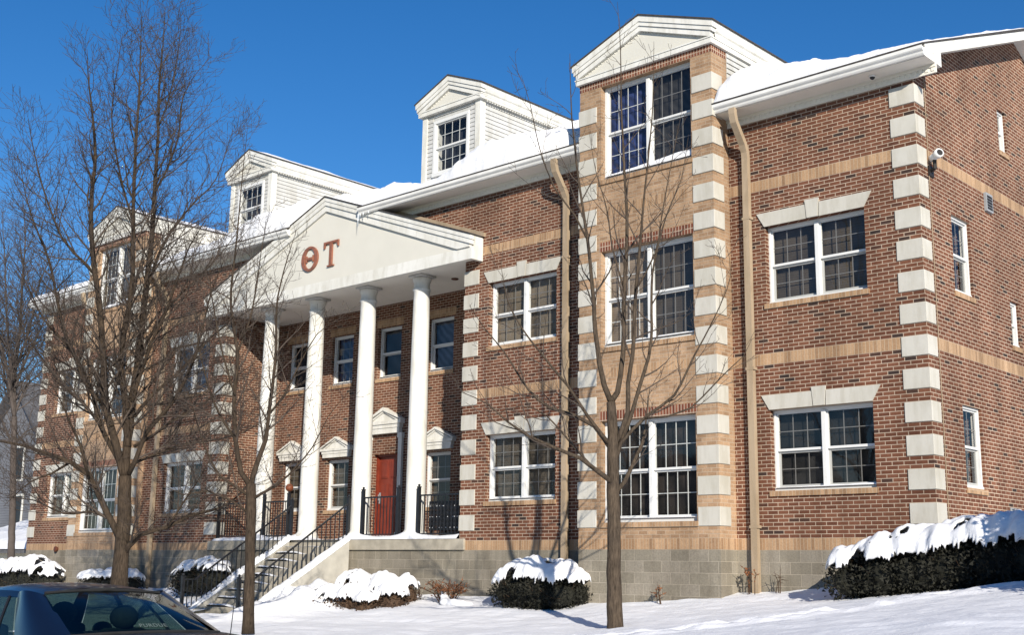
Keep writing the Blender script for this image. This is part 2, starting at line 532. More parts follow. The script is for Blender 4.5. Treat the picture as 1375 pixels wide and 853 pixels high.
def wall(P, u0, u1, v0, v1, holes, mat, rev=.31, name='wall', tops=()):
    m = MB()
    us = sorted({u0, u1, *[h[0] for h in holes], *[h[1] for h in holes]})
    vs = sorted({v0, v1, *[h[2] for h in holes], *[h[3] for h in holes]})
    for a, b in zip(us, us[1:]):
        for c, d in zip(vs, vs[1:]):
            um, vm = (a + b) / 2, (c + d) / 2
            if any(h[0] < um < h[1] and h[2] < vm < h[3] for h in holes): continue
            m.quad(P(a, c, 0), P(b, c, 0), P(b, d, 0), P(a, d, 0))
    for h in holes:
        a, b, c, d = h[:4]
        m.quad(P(a, c, 0), P(a, c, rev), P(a, d, rev), P(a, d, 0))
        m.quad(P(b, c, 0), P(b, d, 0), P(b, d, rev), P(b, c, rev))
        m.quad(P(a, d, 0), P(a, d, rev), P(b, d, rev), P(b, d, 0))
        m.quad(P(a, c, 0), P(b, c, 0), P(b, c, rev), P(a, c, rev))
    for q in tops:
        m.quad(*[P(u, v, 0) for u, v in q])
    return m.build(name, mat, BLD, recalc=False)

def window(P, u0, u1, v0, v1, units=2, cols=3, rows=2, blind=(.13, .095, .065), kind='blind', grille=True,
           lintel=None, sill=True, d0=.12, snow=0, fw=.046, white=True, parent=None, blind2=None, sillproj=.03, drop=1.0):
    fr = MB()
    fm = M['frame']
    fr.pbox(P, u0, u1, v0, v0 + fw * 1.2, d0 - .02, d0 + .13)
    fr.pbox(P, u0, u1, v1 - fw, v1, d0, d0 + .13)
    fr.pbox(P, u0, u0 + fw, v0 + fw * 1.2, v1 - fw, d0, d0 + .13)
    fr.pbox(P, u1 - fw, u1, v0 + fw * 1.2, v1 - fw, d0, d0 + .13)
    mw = .082
    iw = (u1 - u0 - 2 * fw - mw * (units - 1)) / units
    spans = []
    for i in range(units):
        a = u0 + fw + i * (iw + mw)
        spans.append((a, a + iw))
        if i: fr.pbox(P, a - mw, a, v0 + fw * 1.2, v1 - fw, d0 - .012, d0 + .13)
    W = fr.build('window', fm, parent or BLD, bevel=.006)
    b0, b1 = v0 + fw * 1.2, v1 - fw
    mid = (b0 + b1) / 2
    gl = MB(); grs = []
    for a, b in spans:
        up, lo = MB(), MB()
        st = .038
        du, dl = d0 + .035, d0 + .065
        up.pbox(P, a, b, mid - .02, mid + .022, du - .01, du + .03)              # meeting rail
        up.pbox(P, a, b, b1 - .03, b1, du, du + .03)
        up.pbox(P, a, a + .026, mid + .022, b1 - .03, du, du + .03); up.pbox(P, b - .026, b, mid + .022, b1 - .03, du, du + .03)
        up.build('sash', fm, W)
        lo.pbox(P, a, b, b0, b0 + .055, dl, dl + .03)
        lo.pbox(P, a, b, mid - .055, mid - .02, dl, dl + .03)
        lo.pbox(P, a, a + st, b0 + .055, mid - .055, dl, dl + .03); lo.pbox(P, b - st, b, b0 + .055, mid - .055, dl, dl + .03)
        lo.build('sash', M['sashgrey'] if not white else fm, W)
        gl.quad(P(a, mid, du + .015), P(b, mid, du + .015), P(b, b1, du + .015), P(a, b1, du + .015))
        gl.quad(P(a, b0, dl + .015), P(b, b0, dl + .015), P(b, mid, dl + .015), P(a, mid, dl + .015))
        gr = MB(); grs.append(gr)
        if grille:
            for (g0, g1, dd, x0, x1) in ((mid + .022, b1 - .03, du, a + .026, b - .026), (b0 + .055, mid - .055, dl, a + st, b - st)):
                for i in range(1, cols):
                    x = lerp(x0, x1, i / cols); gr.pbox(P, x - .0072, x + .0072, g0, g1, dd + .018, dd + .026)
                for j in range(1, rows):
                    z = lerp(g0, g1, j / rows); gr.pbox(P, x0, x1, z - .0072, z + .0072, dd + .0185, dd + .0255)
    gl.build('pane', M['glass'], W, recalc=False)
    for i, gr in enumerate(grs):
        if grille: gr.build('grille', M['frame'] if cols == 4 and fw > .055 and (i == 0 or v0 < 1) else M['grille'], W)
    for i, (a, b) in enumerate(spans):
        bc = blind2 if (blind2 and i == 1) else blind
        if drop >= 1:
            MB().quad(P(a - fw, v0, .285), P(b + fw, v0, .285), P(b + fw, v1, .285), P(a - fw, v1, .285)).build('blind', blind_mat(bc, kind), W, recalc=False)  # kind room has no blind: a dark sheet painted as the unlit interior
        else:
            vz = lerp(v1, v0, drop)
            MB().pbox(P, a - .02, b + .02, vz, v1, .19, .2).build('blind', blind_mat(bc, kind), W)
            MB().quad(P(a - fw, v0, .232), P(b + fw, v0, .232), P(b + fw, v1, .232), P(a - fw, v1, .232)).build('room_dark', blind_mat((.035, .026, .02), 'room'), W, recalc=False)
    if sill:
        MB().pbox(P, u0 - .035, u1 + .035, v0 - .095, v0 - .004, -sillproj, .10).build('sill', M['tansold'], W)
    if lintel == 'key':
        c = (u0 + u1) / 2; t = .265; e = .155
        for s in (-1, 1):
            ins, out = c + s * .105, (u0 if s < 0 else u1)
            poly = [(ins + s * .02, v1 + .003), (out, v1 + .003), (out + s * e, v1 + t), (ins + s * .035, v1 + t)]
            l = MB(); l.hexa([P(a, b, -.022) for a, b in poly], [P(a, b, .06) for a, b in poly]); l.build('lintel', M['lime'], W)
        poly = [(c - .105, v1 + .006), (c + .105, v1 + .006), (c + .135, v1 + t + .075), (c - .135, v1 + t + .075)]
        l = MB(); l.hexa([P(a, b, -.034) for a, b in poly], [P(a, b, .06) for a, b in poly]); l.build('keystone', M['lime'], W)
    elif lintel == 'tan':
        MB().pbox(P, u0 - .07, u1 + .07, v1 + .003, v1 + .203, -.003, .03).build('lintel', M['tansold'], W)
    elif lintel == 'red':
        MB().pbox(P, u0 - .04, u1 + .04, v1 + .003, v1 + .19, -.004, .03).build('lintel', M['redsold'], W)
    if snow:
        m = MB(); n = 26
        def top(t): return max(.004, snow * (.35 + .9 * smooth01(t * 1.15)) * (.75 + .35 * N(t * 5, u0, v0)))
        def fn(a, b):
            u = lerp(u0 + fw, u1 - fw * .6, a)
            prof = [(-.012, 0), (-.018, .6), (.0, 1.0), (.05, 1.0), (d0 + .045, .95)]
            q = prof[int(round(b * 4))]
            return P(u, v0 + fw * 1.2 + top(a) * q[1], q[0] + d0 * .6)
        m.grid(n, 4, fn); m.build('snow', M['snow'], W, smooth=True, recalc=False)
    return W

LOW, UPP = (1.0155, 2.437), (4.36, 5.795)
BR = (.15, .115, .08); BR2 = (.10, .08, .06); DK = (.016, .014, .013); BL = (.06, .09, .20); BLK = (.03, .032, .04)
def band(P, u0, u1, c0, mat=None, h=3, d=-.003, name='belt_course'):
    MB().pbox(P, u0, u1, c0 * C, (c0 + h) * C, d, .02).build(name, mat or M['tansold'], BLD)

def front_bits(sx):
    """the two outer bays, the two tower bays and the two inner bays, mirrored about the portico"""
    f = (lambda x: x) if sx > 0 else mx
    def rng(a, b): return (f(a), f(b)) if sx > 0 else (f(b), f(a))
    P = FR(0)
    # outer wing
    a, b = rng(-3.69, 0); w0, w1 = rng(-2.955, -1.0)
    wall(P, a, b, 0, 8.2, [(w0, w1, *LOW), (w0, w1, *UPP)], M['brick'])
    wall(P, a, b, -2.2, 0, [], M['block'], name='foundation')
    band(P, a + (.0 if sx > 0 else .003), b, 0); 
    i0, i1 = rng(-3.69, -.45)
    band(P, i0, i1, 48); band(P, i0, i1, 96)
    window(P, w0, w1, *LOW, lintel='key', blind=DK if sx > 0 else BR, kind='room' if sx > 0 else 'blind', snow=.03 if sx > 0 else .015, white=False)
    window(P, w0, w1, *UPP, lintel='key', blind=(.085, .067, .05), white=False)
    # inner bay
    a, b = rng(-10.68, -6.9); w0, w1 = rng(-9.93, -7.965)
    wall(P, a, b, 0, 8.2, [(w0, w1, *LOW), (w0, w1, *UPP)], M['brick'])
    wall(P, a, b, -2.2, 0, [], M['block'], name='foundation')
    s0, s1 = rng(-10.52, -6.9); band(P, s0, s1, 0)
    i0, i1 = rng(-10.235, -6.9); band(P, i0, i1, 48)
    i0, i1 = rng(-10.07, -6.9); band(P, i0, i1, 95.5)
    window(P, w0, w1, *LOW, lintel='key', blind=BR2 if sx > 0 else (.10, .08, .06), snow=.015)
    window(P, w0, w1, *UPP, lintel='key', blind=(.215, .172, .125) if sx > 0 else (.09, .085, .09), blind2=None if sx > 0 else (.05, .06, .1), white=sx > 0)
    # tower bay
    Pt = FR(-.53); a, b = rng(-6.9, -3.69); w0, w1 = rng(-6.345, -4.165)
    wins = [(w0, w1, .50, 2.42), (w0, w1, 3.86, 5.79), (w0, w1, 7.27, 9.265)]
    wall(Pt, a, b, 0, 9.43, wins, M['tan'])
    wall(Pt, a, b, -2.2, 0, [], M['block'], name='foundation')
    for X, Q in ((b, SD(b)), (a, LSD(a))):
        wall(Q, -.53, .12, 0, 9.43, [], M['tan'])
        wall(Q, -.53, .12, -2.2, 0, [], M['block'], name='foundation')
        MB().pbox(Q, -.505, .0, 0, 3 * C, -.003, .02).build('belt_course', M['tansold'], BLD)
        MB().pbox(Q, -.505, -.02, 137 * C, 9.42, -.004, .02).build('soldier_course', M['redsold'], BLD)
        m = MB()                                                              # clapboards above the roof
        sgn = 1 if X == b else -1
        for i in range(14):
            z = 8.05 + i * .105
            ye = (z + .1 - 8.44) / .405 + .25
            if ye < .15 or z > 9.42: continue
            m.hexa([(X + sgn * .004, -.02, z), (X + sgn * .034, -.02, z), (X + sgn * .034, ye, z), (X + sgn * .004, ye, z)],
                   [(X + sgn * .004, -.02, z + .096), (X + sgn * .013, -.02, z + .096), (X + sgn * .013, ye, z + .096), (X + sgn * .004, ye, z + .096)])
        m.build('siding', M['siding'], BLD)
        MB().quad((X, .12, 7.9), (X, 3.4, 7.9), (X, 3.4, 9.5), (X, .12, 9.5)).build('wall', M['siding'], BLD, recalc=False)
    band(Pt, a - .003, b + .003, 0)
    band(Pt, w0 + .1, w1 - .1, 48); band(Pt, w0 + .1, w1 - .1, 96)
    MB().pbox(Pt, a - .004, b + .004, 137 * C, 9.42, -.004, .02).build('soldier_course', M['redsold'], BLD)
    for i, wv in enumerate(wins):
        right = sx > 0
        window(Pt, *wv, cols=4, rows=2, lintel=None if i == 2 else 'red', fw=.062,
               blind=((.03, .022, .018), (.30, .225, .16), (.03, .05, .17))[i] if right else ((.035, .03, .027), (.03, .03, .033), (.09, .075, .055))[i],
               blind2=((.03, .022, .018), (.095, .075, .055), (.035, .033, .032))[i] if right else None,
               kind=('room', 'blind', 'curtain')[i] if right else ('blind', 'room', 'blind')[i],
               drop=1.0, snow=(.02, .02, .13)[i])

front_bits(1); front_bits(-1)

# recessed porch wall with five bays
PW = FR(1.9)
bays = [CX + s * 1.93 for s in (-2, -1, 0, 1, 2)]
dx0, dx1 = CX - .46, CX + .46
holes = [(b - .46, b + .46, 4.44, 5.80) for b in bays] + [(b - .46, b + .46, 1.08, 2.42) for b in bays if abs(b - CX) > .5] + [(dx0, dx1, .28, 2.46)]
wall(PW, mx(-10.68), -10.68, .2, 6.42, holes, M['brick'])
wall(FR(0), mx(-10.68), -10.68, 6.42, 8.2, [], M['brick'])
band(FR(0), mx(-10.07) , -10.07, 95.5, d=-.003)
for X, Q in ((-10.68, LSD(-10.68)), (mx(-10.68), SD(mx(-10.68)))):
    wall(Q, 0, 1.9, .2, 6.42, [], M['brick'])
pcol = [(.03, .035, .05), BL, BLK, (.10, .125, .185), (.06, .08, .13)]
for i, b in enumerate(bays):
    window(PW, b - .46, b + .46, 4.44, 5.80, units=1, cols=3, rows=2, grille=i in (1,), blind=pcol[i], kind='curtain' if i != 2 else 'room', lintel='tan', white=i != 2, d0=.10, snow=.012)
    if i != 2:
        w = window(PW, b - .46, b + .46, 1.08, 2.42, units=1, cols=3, rows=2, blind=(.10, .078, .056), white=False, d0=.09)
        def pediment(c, hw, z0, z1, zp, dep, par):
            m = MB()
            m.box(c - hw + .10, c + hw - .10, 1.9 - dep * .72, 1.9, z0, z0 + (z1 - z0) * .42)
            m.box(c - hw + .07, c + hw - .07, 1.9 - dep * .82, 1.9, z0 + (z1 - z0) * .42 + .001, z0 + (z1 - z0) * .72)
            m.box(c - hw + .01, c + hw - .01, 1.9 - dep * .98, 1.9, z0 + (z1 - z0) * .72 + .001, z1)
            m.prism_y([(c - hw + .06, z1 + .001), (c + hw - .06, z1 + .001), (c, zp - .05)], 1.9 - dep * .55, 1.9)
            for s in (-1, 1):
                t = .055 + .035 * (hw > .66)
                e = c + s * hw
                m.prism_y([(c, zp), (e, z1 + .03), (e, z1 + .001), (c - s * .0, zp - t)], 1.9 - dep, 1.9)
                m.prism_y([(c, zp - t - .002), (e - s * .11, z1 + .003), (e - s * .2, z1 + .003), (c, zp - t - .04)], 1.9 - dep * .78, 1.9)
            return m.build('pediment', M['white'], par)
        pediment(b, .64, 2.475, 2.715, 3.03, .13, w)

# the red door and its surround
D = MB(); D.pbox(PW, dx0, dx0 + .05, .28, 2.46, .10, .26); D.pbox(PW, dx1 - .05, dx1, .28, 2.46, .10, .26); D.pbox(PW, dx0 + .05, dx1 - .05, 2.41, 2.46, .10, .26)
DOOR = D.build('door', M['door'], BLD)
lf = MB(); lf.pbox(PW, dx0 + .05, dx1 - .05, .28, 2.41, .165, .21)
cw = (dx1 - dx0 - .1)
for r0, r1 in ((.38, .98), (1.12, 1.72), (1.86, 2.30)):
    for s in (0, 1):
        a = dx0 + .05 + .1 + s * (cw - .1) / 2; b = a + (cw - .1) / 2 - .1
        lf.pbox(PW, a, b, r0, r1, .150, .17)
        lf.pbox(PW, a + .03, b - .03, r0 + .03, r1 - .03, .140, .155)
lf.build('door_leaf', M['door'], DOOR, bevel=.006)
h = MB(); h.pbox(PW, dx0 + .08, dx0 + .15, 1.22, 1.50, .150, .166); h.tube([(dx0 + .115, 1.9 + .15, 1.30), (dx0 + .115, 1.9 + .10, 1.30), (dx0 + .115, 1.9 + .10, 1.44), (dx0 + .115, 1.9 + .15, 1.44)], .011, 6)
h.build('door_handle', M['grey'], DOOR)
MB().pbox(PW, dx0 - .02, dx1 + .02, .2, .28, -.06, .26).build('threshold', M['concrete'], DOOR)
pediment(CX, .70, 2.98, 3.30, 3.66, .16, DOOR)
for s in (-1, 1):
    q = MB(); c = CX + s * .60
    q.pbox(PW, c - .065, c + .065, .28, 2.85, -.07, 0); q.pbox(PW, c - .085, c + .085, .28, .48, -.085, 0); q.pbox(PW, c - .085, c + .085, 2.85, 2.978, -.09, 0)
    q.build('pilaster', M['white'], DOOR)

# gable end walls
for X, Q in ((0, SD(0)), (mx(0), LSD(mx(0)))):
    hs = [(1.22, 1.98, 1.05, 2.43), (1.22, 1.98, 4.39, 5.76)]; hs2 = [(3.665, 4.06, 7.58, 8.43), (3.665, 4.06, 3.79, 4.64)]
    wall(Q, 0, 3.3, 0, 8.2, hs, M['brick'], tops=[[(0, 8.2), (3.3, 8.2), (3.3, roof_z(3.3) - .2), (0, 8.24)]])
    wall(Q, 3.3, 4.6, 0, 9.3, hs2, M['brick'], tops=[[(3.3, 9.3), (4.6, 9.3), (4.6, roof_z(4.6) - .2), (3.3, roof_z(3.3) - .2)]])
    wall(Q, 4.6, 9.64, 0, 8.2, [], M['brick'], tops=[[(4.6, 8.2), (9.64, 8.2), (4.82, roof_z(4.82) - .2), (4.6, roof_z(4.6) - .2)]])
    wall(Q, 0, 9.64, -2.2, 0, [], M['block'], name='foundation')
    band(Q, .335, 9.64, 48); band(Q, .335, 9.64, 96); band(Q, .02, 9.64, 0)
    for hh in hs + hs2:
        window(Q, *hh, units=1, cols=2, rows=2, blind=(.035, .032, .03), kind='curtain', grille=hh[1] - hh[0] > .5, white=False, d0=.045, fw=.042)
wall(FR(9.64), mx(0), 0, -2.2, 8.2, [], M['brick'])

# quoins
def quoin(arris_x, y0, xs_, k, side):
    z0 = (6 + 8 * k) * C
    x0, x1 = (arris_x - .445, arris_x + .02) if xs_ > 0 else (arris_x - .02, arris_x + .445)
    return MB().box(x0, x1, y0 - .02, y0 + side, z0 + .004, z0 + 5 * C - .004)
for sx in (1, -1):
    f = (lambda x: x) if sx > 0 else mx
    for ax, y0, n, d, sd in ((0, 0, 14, 1, .334), (-3.69, -.53, 16, 1, .33), (-6.9, -.53, 16, -1, .33), (-10.68, 0, 11, -1, .334)):
        if sx < 0 and ax == 0 or (sx < 0 and ax == -3.69):
            m = MB()
            for k in range(n):
                q = quoin(f(ax), y0, d * sx, k, sd); m.add(q.v, q.f)
            o = m.build('quoin', M['lime'], BLD); stuff(o)
            continue
        for k in range(n):
            quoin(f(ax), y0, d * sx, k, sd).build('quoin', M['lime'], BLD, bevel=.008)

# ------------------------------------------------------------------ eaves, gutters, roof
def eave(x0, x1, endr=False, endl=False):
    MB().box(x0, x1, -.42, -.031, 8.02, 8.045).build('soffit', M['soffit'], BLD)
    fz = MB(); fz.box(x0, x1, -.03, 0, 7.865, 8.03); fz.box(x0, x1, -.055, -.031, 7.965, 8.0195)
    n = int((x1 - x0) / .105)
    for i in range(n):
        a = x0 + (i + .5) * (x1 - x0) / n; fz.box(a - .027, a + .027, -.042, -.0305, 7.90, 7.9645)
    fz.build('frieze', M['soffit'], BLD)
    g = MB()
    g.prism_x([(-.421, 8.20), (-.421, 8.03), (-.475, 8.03), (-.492, 8.055), (-.5, 8.085), (-.53, 8.11), (-.545, 8.13), (-.545, 8.185), (-.532, 8.185), (-.53, 8.165), (-.44, 8.165), (-.44, 8.20)], x0, x1)
    g.build('gutter', M['gutter'], BLD)
EV = [(-3.69, .42), (-13.95, -6.9)]
for a, b in EV + [(mx(b), mx(a)) for a, b in EV]: eave(a, b)
for s in (1, -1):                                                        # boxed returns at the two gable ends
    f = (lambda x: x) if s > 0 else mx
    a, b = sorted((f(0.002), f(.421)))
    MB().prism_x([(-.425, 8.022), (.2, 8.022), (.2, 8.42), (-.3, 8.24), (-.425, 8.2)], a, b).build('eave_return', M['white'], BLD)
    x0, x1 = sorted((f(.385), f(.425)))
    ys_ = [-.44, 4.82, 10.08]
    MB().prism_x([(-.44, roof_z(-.44) - .005), (4.82, roof_z(4.82) - .005), (10.08, roof_z(10.08) - .005), (10.08, roof_z(10.08) - .24), (4.82, roof_z(4.82) - .24), (.1, roof_z(.1) - .235), (-.44, 8.05)], x0, x1).build('bargeboard', M['white'], BLD)
    x0, x1 = sorted((f(0.0), f(.384)))
    MB().prism_x([(.2, roof_z(.2) - .17), (4.82, roof_z(4.82) - .17), (9.64, roof_z(9.64) - .17), (9.64, roof_z(9.64) - .215), (4.82, roof_z(4.82) - .215), (.2, roof_z(.2) - .215)], x0, x1).build('soffit', M['soffit'], BLD)
def roof_seg(x0, x1, yf):
    return MB().prism_x([(yf, roof_z(yf)), (4.82, roof_z(4.82)), (10.1, roof_z(10.1)), (10.1, roof_z(10.1) - .06), (4.82, roof_z(4.82) - .06), (yf, roof_z(yf) - .03)], x0, x1).build('roof', M['shingle'], BLD)
ROOFS = [(-3.69, .435, -.55), (-6.9, -3.69, .25), (-13.95, -6.9, -.55)]
for a, b, y in ROOFS + [(mx(b), mx(a), y) for a, b, y in ROOFS] + [(-16.77, -13.95, .1)]: roof_seg(a, b, y)

def gable_top(x0, x1, yf, yb, zb, ze, zp, ybr, tm, deep=.14, dash=True):
    cx = (x0 + x1) / 2
    sl = (zp - ze) / ((x1 - x0) / 2)
    m = MB()
    m.box(x0 + .06, x1 - .06, yf + .05, yf + .16, zb, zb + .10)
    m.box(x0 + .045, x1 - .045, yf + .035, yf + .16, zb + .1005, zb + .125)
    m.build('cornice', M['white'], BLD)
    m = MB()
    m.prism_y([(x0 + .12, zb + .126), (x1 - .12, zb + .126), (x1 - .12, ze - .12), (cx, zp - .1), (x0 + .12, ze - .12)], yf + .10, yf + .155)
    m.build('tympanum', tm, BLD)
    m = MB()
    for e, s in ((x0, -1), (x1, 1)):
        m.prism_y([(cx, zp - .001), (e, ze - .001), (e, ze - .12), (cx, zp - .125)], yf, yf + .16)
        m.prism_y([(cx, zp - .128), (e - s * .03, ze - .123 + .03 * sl), (e - s * .03, ze - .2), (cx, zp - .21)], yf + .018, yf + .159)
        m.prism_y([(cx, zp - .213), (e - s * .075, ze - .213 + .05 * sl), (e - s * .075, ze - .30), (cx, zp - .315)], yf + .04, yf + .158)
        n = int((x1 - x0) / 2 / .09)
        for i in range(1, n):                                             # dentils along the rake
            x = lerp(e - s * .12, cx, i / n); z = lerp(ze - .26, zp - .305, i / n) - .04
            m.box(x - .006, x + .006, yf + .088, yf + .0995, z - .005, z + .035)
    m.build('raking_cornice', M['white'], BLD)
    for e, s in ((x0, -1), (x1, 1)):
        m = MB()
        m.prism_y([(e - s * .36, zb), (e - s * .06, zb), (e - s * .06, zb + .10), (e - s * .045, zb + .1005), (e - s * .045, zb + .125), (e - s * .085, zb + .14),
                   (e - s * .085, ze - .30), (e - s * .05, ze - .27), (e - s * .05, ze - .20), (e - s * .02, ze - .17), (e, ze - .10), (e, ze - .002), (e - s * .36, ze - .002)], yf + .161, yb)
        n = int((yb - yf) / .09)
        for i in range(1, n):
            y = lerp(yf + .2, yb, i / n); xa, xb = sorted((e - s * .072, e - s * .0845)); m.box(xa, xb, y - .012, y + .012, ze - .37, ze - .32)
        m.build('eave_cornice', M['white'], BLD)
    m = MB()
    for e, s in ((x0, -1), (x1, 1)):
        m.prism_y([(cx, zp + .03), (e + s * .03, ze + .03 - .03 * sl), (e + s * .03, ze + .002 - .03 * sl), (cx, zp + .002)], yf - .02, ybr)
    m.build('roof', M['shingle'], BLD)
    m = MB()                                                              # thin snow left on the little roof
    for e, s in ((x0, -1), (x1, 1)):
        def fn(a, b, e=e, s=s):
            x = lerp(cx, e + s * .0, b); y = lerp(yf + .06, ybr, a)
            t = .05 * max(0, .5 + .9 * fbm(x * 1.2, y * .9, cx)) * (1 - .5 * b)
            return (x, y, lerp(zp, ze, b) + .028 + (t if 0 < b < 1 and 0 < a else -.004))
        m.grid(40, 8, fn)
    m.build('snow', M['snow'], BLD, smooth=True, recalc=False)

# tower gables
for f in ((lambda x: x), mx):
    a, b = sorted((f(-7.02), f(-3.57)))
    gable_top(a, b, -.655, 3.9, 9.425, 9.84, 10.47, 5.2, M['cream'])

# dormers
for c in (-11.355, mx(-11.355)):
    x0, x1 = c - .925, c + .925
    P = FR(.1)
    wo = (c - .60, c + .60, 8.68, 10.09)
    wall(P, x0, x1, 8.2, 10.3, [wo], M['siding'])
    m = MB()
    for i in range(20):
        z = 8.3 + i * .105
        if z > 10.2: break
        for a, b in ((x0 + .12, wo[0] - .03), (wo[1] + .03, x1 - .12)) if 8.62 < z + .05 < 10.14 else ((x0 + .12, x1 - .12),):
            if z > 10.1: a, b = x0 + .12, x1 - .12
            m.hexa([P(a, z, -.024), P(b, z, -.024), P(b, z, .0), P(a, z, .0)], [P(a, z + .095, -.012), P(b, z + .095, -.012), P(b, z + .095, .0), P(a, z + .095, .0)])
    for X, s in ((x1, 1), (x0, -1)):
        for i in range(20):
            z = 8.3 + i * .105
            if z > 10.28: break
            ye = min(5.6, (z + .1 - 8.44) / .405 + .35)
            if ye < .4: continue
            m.hexa([(X, .24, z), (X + s * .025, .24, z), (X + s * .025, ye, z), (X, ye, z)], [(X, .24, z + .095), (X + s * .012, .24, z + .095), (X + s * .012, ye, z + .095), (X, ye, z + .095)])
    m.build('siding', M['siding'], BLD)
    for e, s in ((x0, -1), (x1, 1)):
        m = MB()
        a, b = sorted((e + s * .045, e - s * .115)); m.box(a, b, .055, .1, 8.25, 10.3)
        a, b = sorted((e + s * .045, e)); m.box(a, b, .101, .235, 8.25, 10.3)
        m.build('corner_board', M['white'], BLD)
    for X in (x0, x1): MB().quad((X, .1, 8.2), (X, 5.6, 8.2), (X, 5.6, 10.4), (X, .1, 10.4)).build('wall', M['siding'], BLD, recalc=False)
    window(P, *wo, units=1, cols=4, rows=2, blind=(.022, .026, .04), kind='room', sill=False, d0=-.04, fw=.08)
    gable_top(x0 - .19, x1 + .19, -.07, 5.6, 10.265, 10.60, 11.07, 6.3, M['cream'])
    MB().box(x0, x1, 5.5, 6.2, 9.6, 10.6).build('wall', M['siding'], BLD)

# portico pediment
px0, px1 = mx(-10.14), -10.14
def rake(x): return 8.78 - .366 * abs(x - CX)
m = MB(); m.box(px0, px1, -.36, -.27, 6.33, 6.50); m.box(px0 + .012, px1 - .012, -.348, -.27, 6.501, 6.61)
for a, b in ((px0, px0 + .09), (px1 - .09, px1)): m.box(a, b, -.269, -.003, 6.33, 6.86)
m.build('entablature', M['white'], BLD)
m = MB(); m.prism_y([(px0 + .05, 6.611), (px1 - .05, 6.611), (CX, rake(CX) - .2)], -.335, -.28); m.build('tympanum', M['cream'], BLD)
m = MB()
for e, s in ((px0, -1), (px1, 1)):
    def zz(x, o): return (x, rake(x) - o)
    m.prism_y([zz(CX, .002), zz(e, .002), zz(e, .10), zz(CX, .10)], -.43, -.281)
    m.prism_y([zz(CX, .103), zz(e - s * .02, .103), zz(e - s * .02, .21), zz(CX, .21)], -.415, -.282)
    m.prism_y([zz(CX, .213), zz(e - s * .06, .213), (e - s * .06, 6.612), (e - s * .45, 6.612), zz(CX, .36)], -.385, -.283)
m.build('raking_cornice', M['white'], BLD)
m = MB()
for e, s in ((px0, -1), (px1, 1)):
    m.prism_y([(CX, rake(CX) + .035), (e + s * .02, rake(e) + .03), (e + s * .02, rake(e) + .001), (CX, rake(CX) + .001)], -.45, -.062)
    x2 = CX + s * 1.4
    m.prism_y([(CX, rake(CX) + .034), (x2, rake(x2) + .034), (x2, rake(x2) - .05), (CX, rake(CX) - .05)], -.061, 1.2)
m.build('roof', M['shingle'], BLD)
for s in (-1, 1):
    a, b = CX + s * 1.5, CX + s * 5.29
    MB().prism_y([(a, rake(a) + .036), (b, rake(b) + .036), (b, rake(b) + .13), (a, rake(a) + .13)], -.06, -.002).build('flashing', M['downspout'], BLD)
m = MB(); m.box(px0 + .05, px1 - .05, -.269, -.003, 6.40, 6.46); m.box(mx(-10.685), -10.685, -.0, 1.895, 6.40, 6.46)
m.build('porch_ceiling', M['soffit'], BLD)
m = MB(); m.lathe(-12.0, .95, [(.07, 6.37), (.09, 6.385), (.09, 6.40)], 14); m.build('ceiling_lamp', M['brownmetal'], BLD, smooth=True)

# columns
for o in (-2.94, -1.01, 1.01, 2.94):
    x, y = CX + o, .28
    prof = [(.29, .27), (.29, .36), (.275, .365), (.275, .40), (.245, .43), (.232, .45)]
    for i in range(9):
        t = i / 8; prof.append((.228 - .038 * t ** 1.6, .46 + t * 5.55))
    prof += [(.212, 6.03), (.218, 6.05), (.212, 6.07), (.192, 6.09), (.192, 6.22), (.205, 6.235), (.218, 6.27), (.228, 6.31), (.23, 6.335), (.22, 6.344)]
    c = MB().lathe(x, y, prof, 32); c.box(x - .235, x + .235, y - .235, y + .235, 6.345, 6.3995)
    col = c.build('column', M['white'], BLD)
    for p in col.data.polygons: p.use_smooth = len(p.vertices) == 4 and abs(p.normal.z) < .75 and p.area < .15

# porch floor and base
sx0, sx1 = -16.72, -14.42
for a, b in ((mx(-10.5), sx0), (sx1, -10.5)):
    wall(FR(.0), max(a, mx(-10.68)), min(b, -10.68), -2.2, .0, [], M['block'], name='foundation')
    MB().box(a, b, -.05, .25, .003, .245).build('porch_edge', M['concrete'], BLD, bevel=.01)
MB().box(mx(-10.685), -10.685, .251, 1.9, .1, .25).build('porch_floor', M['concrete'], BLD)
MB().box(sx0, sx1, .02, .25, .003, .2449).build('porch_edge', M['concrete'], BLD)
def porch_snow(u, v):
    x = lerp(mx(-10.72), -10.72, u); y = lerp(-.045, 1.2, v)
    clear = max(math.exp(-((x - CX) / .8) ** 2), math.exp(-((x + 15.6) / .9) ** 2))
    t = max(.004, (.085 + .05 * fbm(x * 1.1, y * 2)) * (1 - .9 * clear) * (1 - smooth01((v - .35) / .5) * .85))
    for o in (-2.94, -1.01, 1.01, 2.94):
        d = math.hypot(x - CX - o, y - .15); t += .12 * math.exp(-(d / .3) ** 2)
    e = smooth01(v / .06)
    return (x, y - .02 * (1 - e), .2455 + t * (e if v > 0 else 0))
MB().grid(220, 24, porch_snow).build('snow', M['snow'], BLD, smooth=True, recalc=False)

# downspouts
def downspout(x, top=8.03, shift=0):
    y = -.075
    bottom = snow_z(x, -.1) - .2
    m = MB().rect_tube([(x, -.485, top), (x, -.485, 7.93), (x, -.44, 7.78), (x, -.16, 7.42), (x, -.09, 7.28), (x, y, 7.15), (x, y, 0), (x, y, bottom)], .125, .095)
    for z in (6.0, 3.2, .4): m.box(x - .085, x + .085, y - .052, -.002, z - .025, z + .025)
    m.build('downspout', M['downspout'], BLD)
for x in (-3.27, -7.64, mx(-7.64), mx(-3.27)): downspout(x)

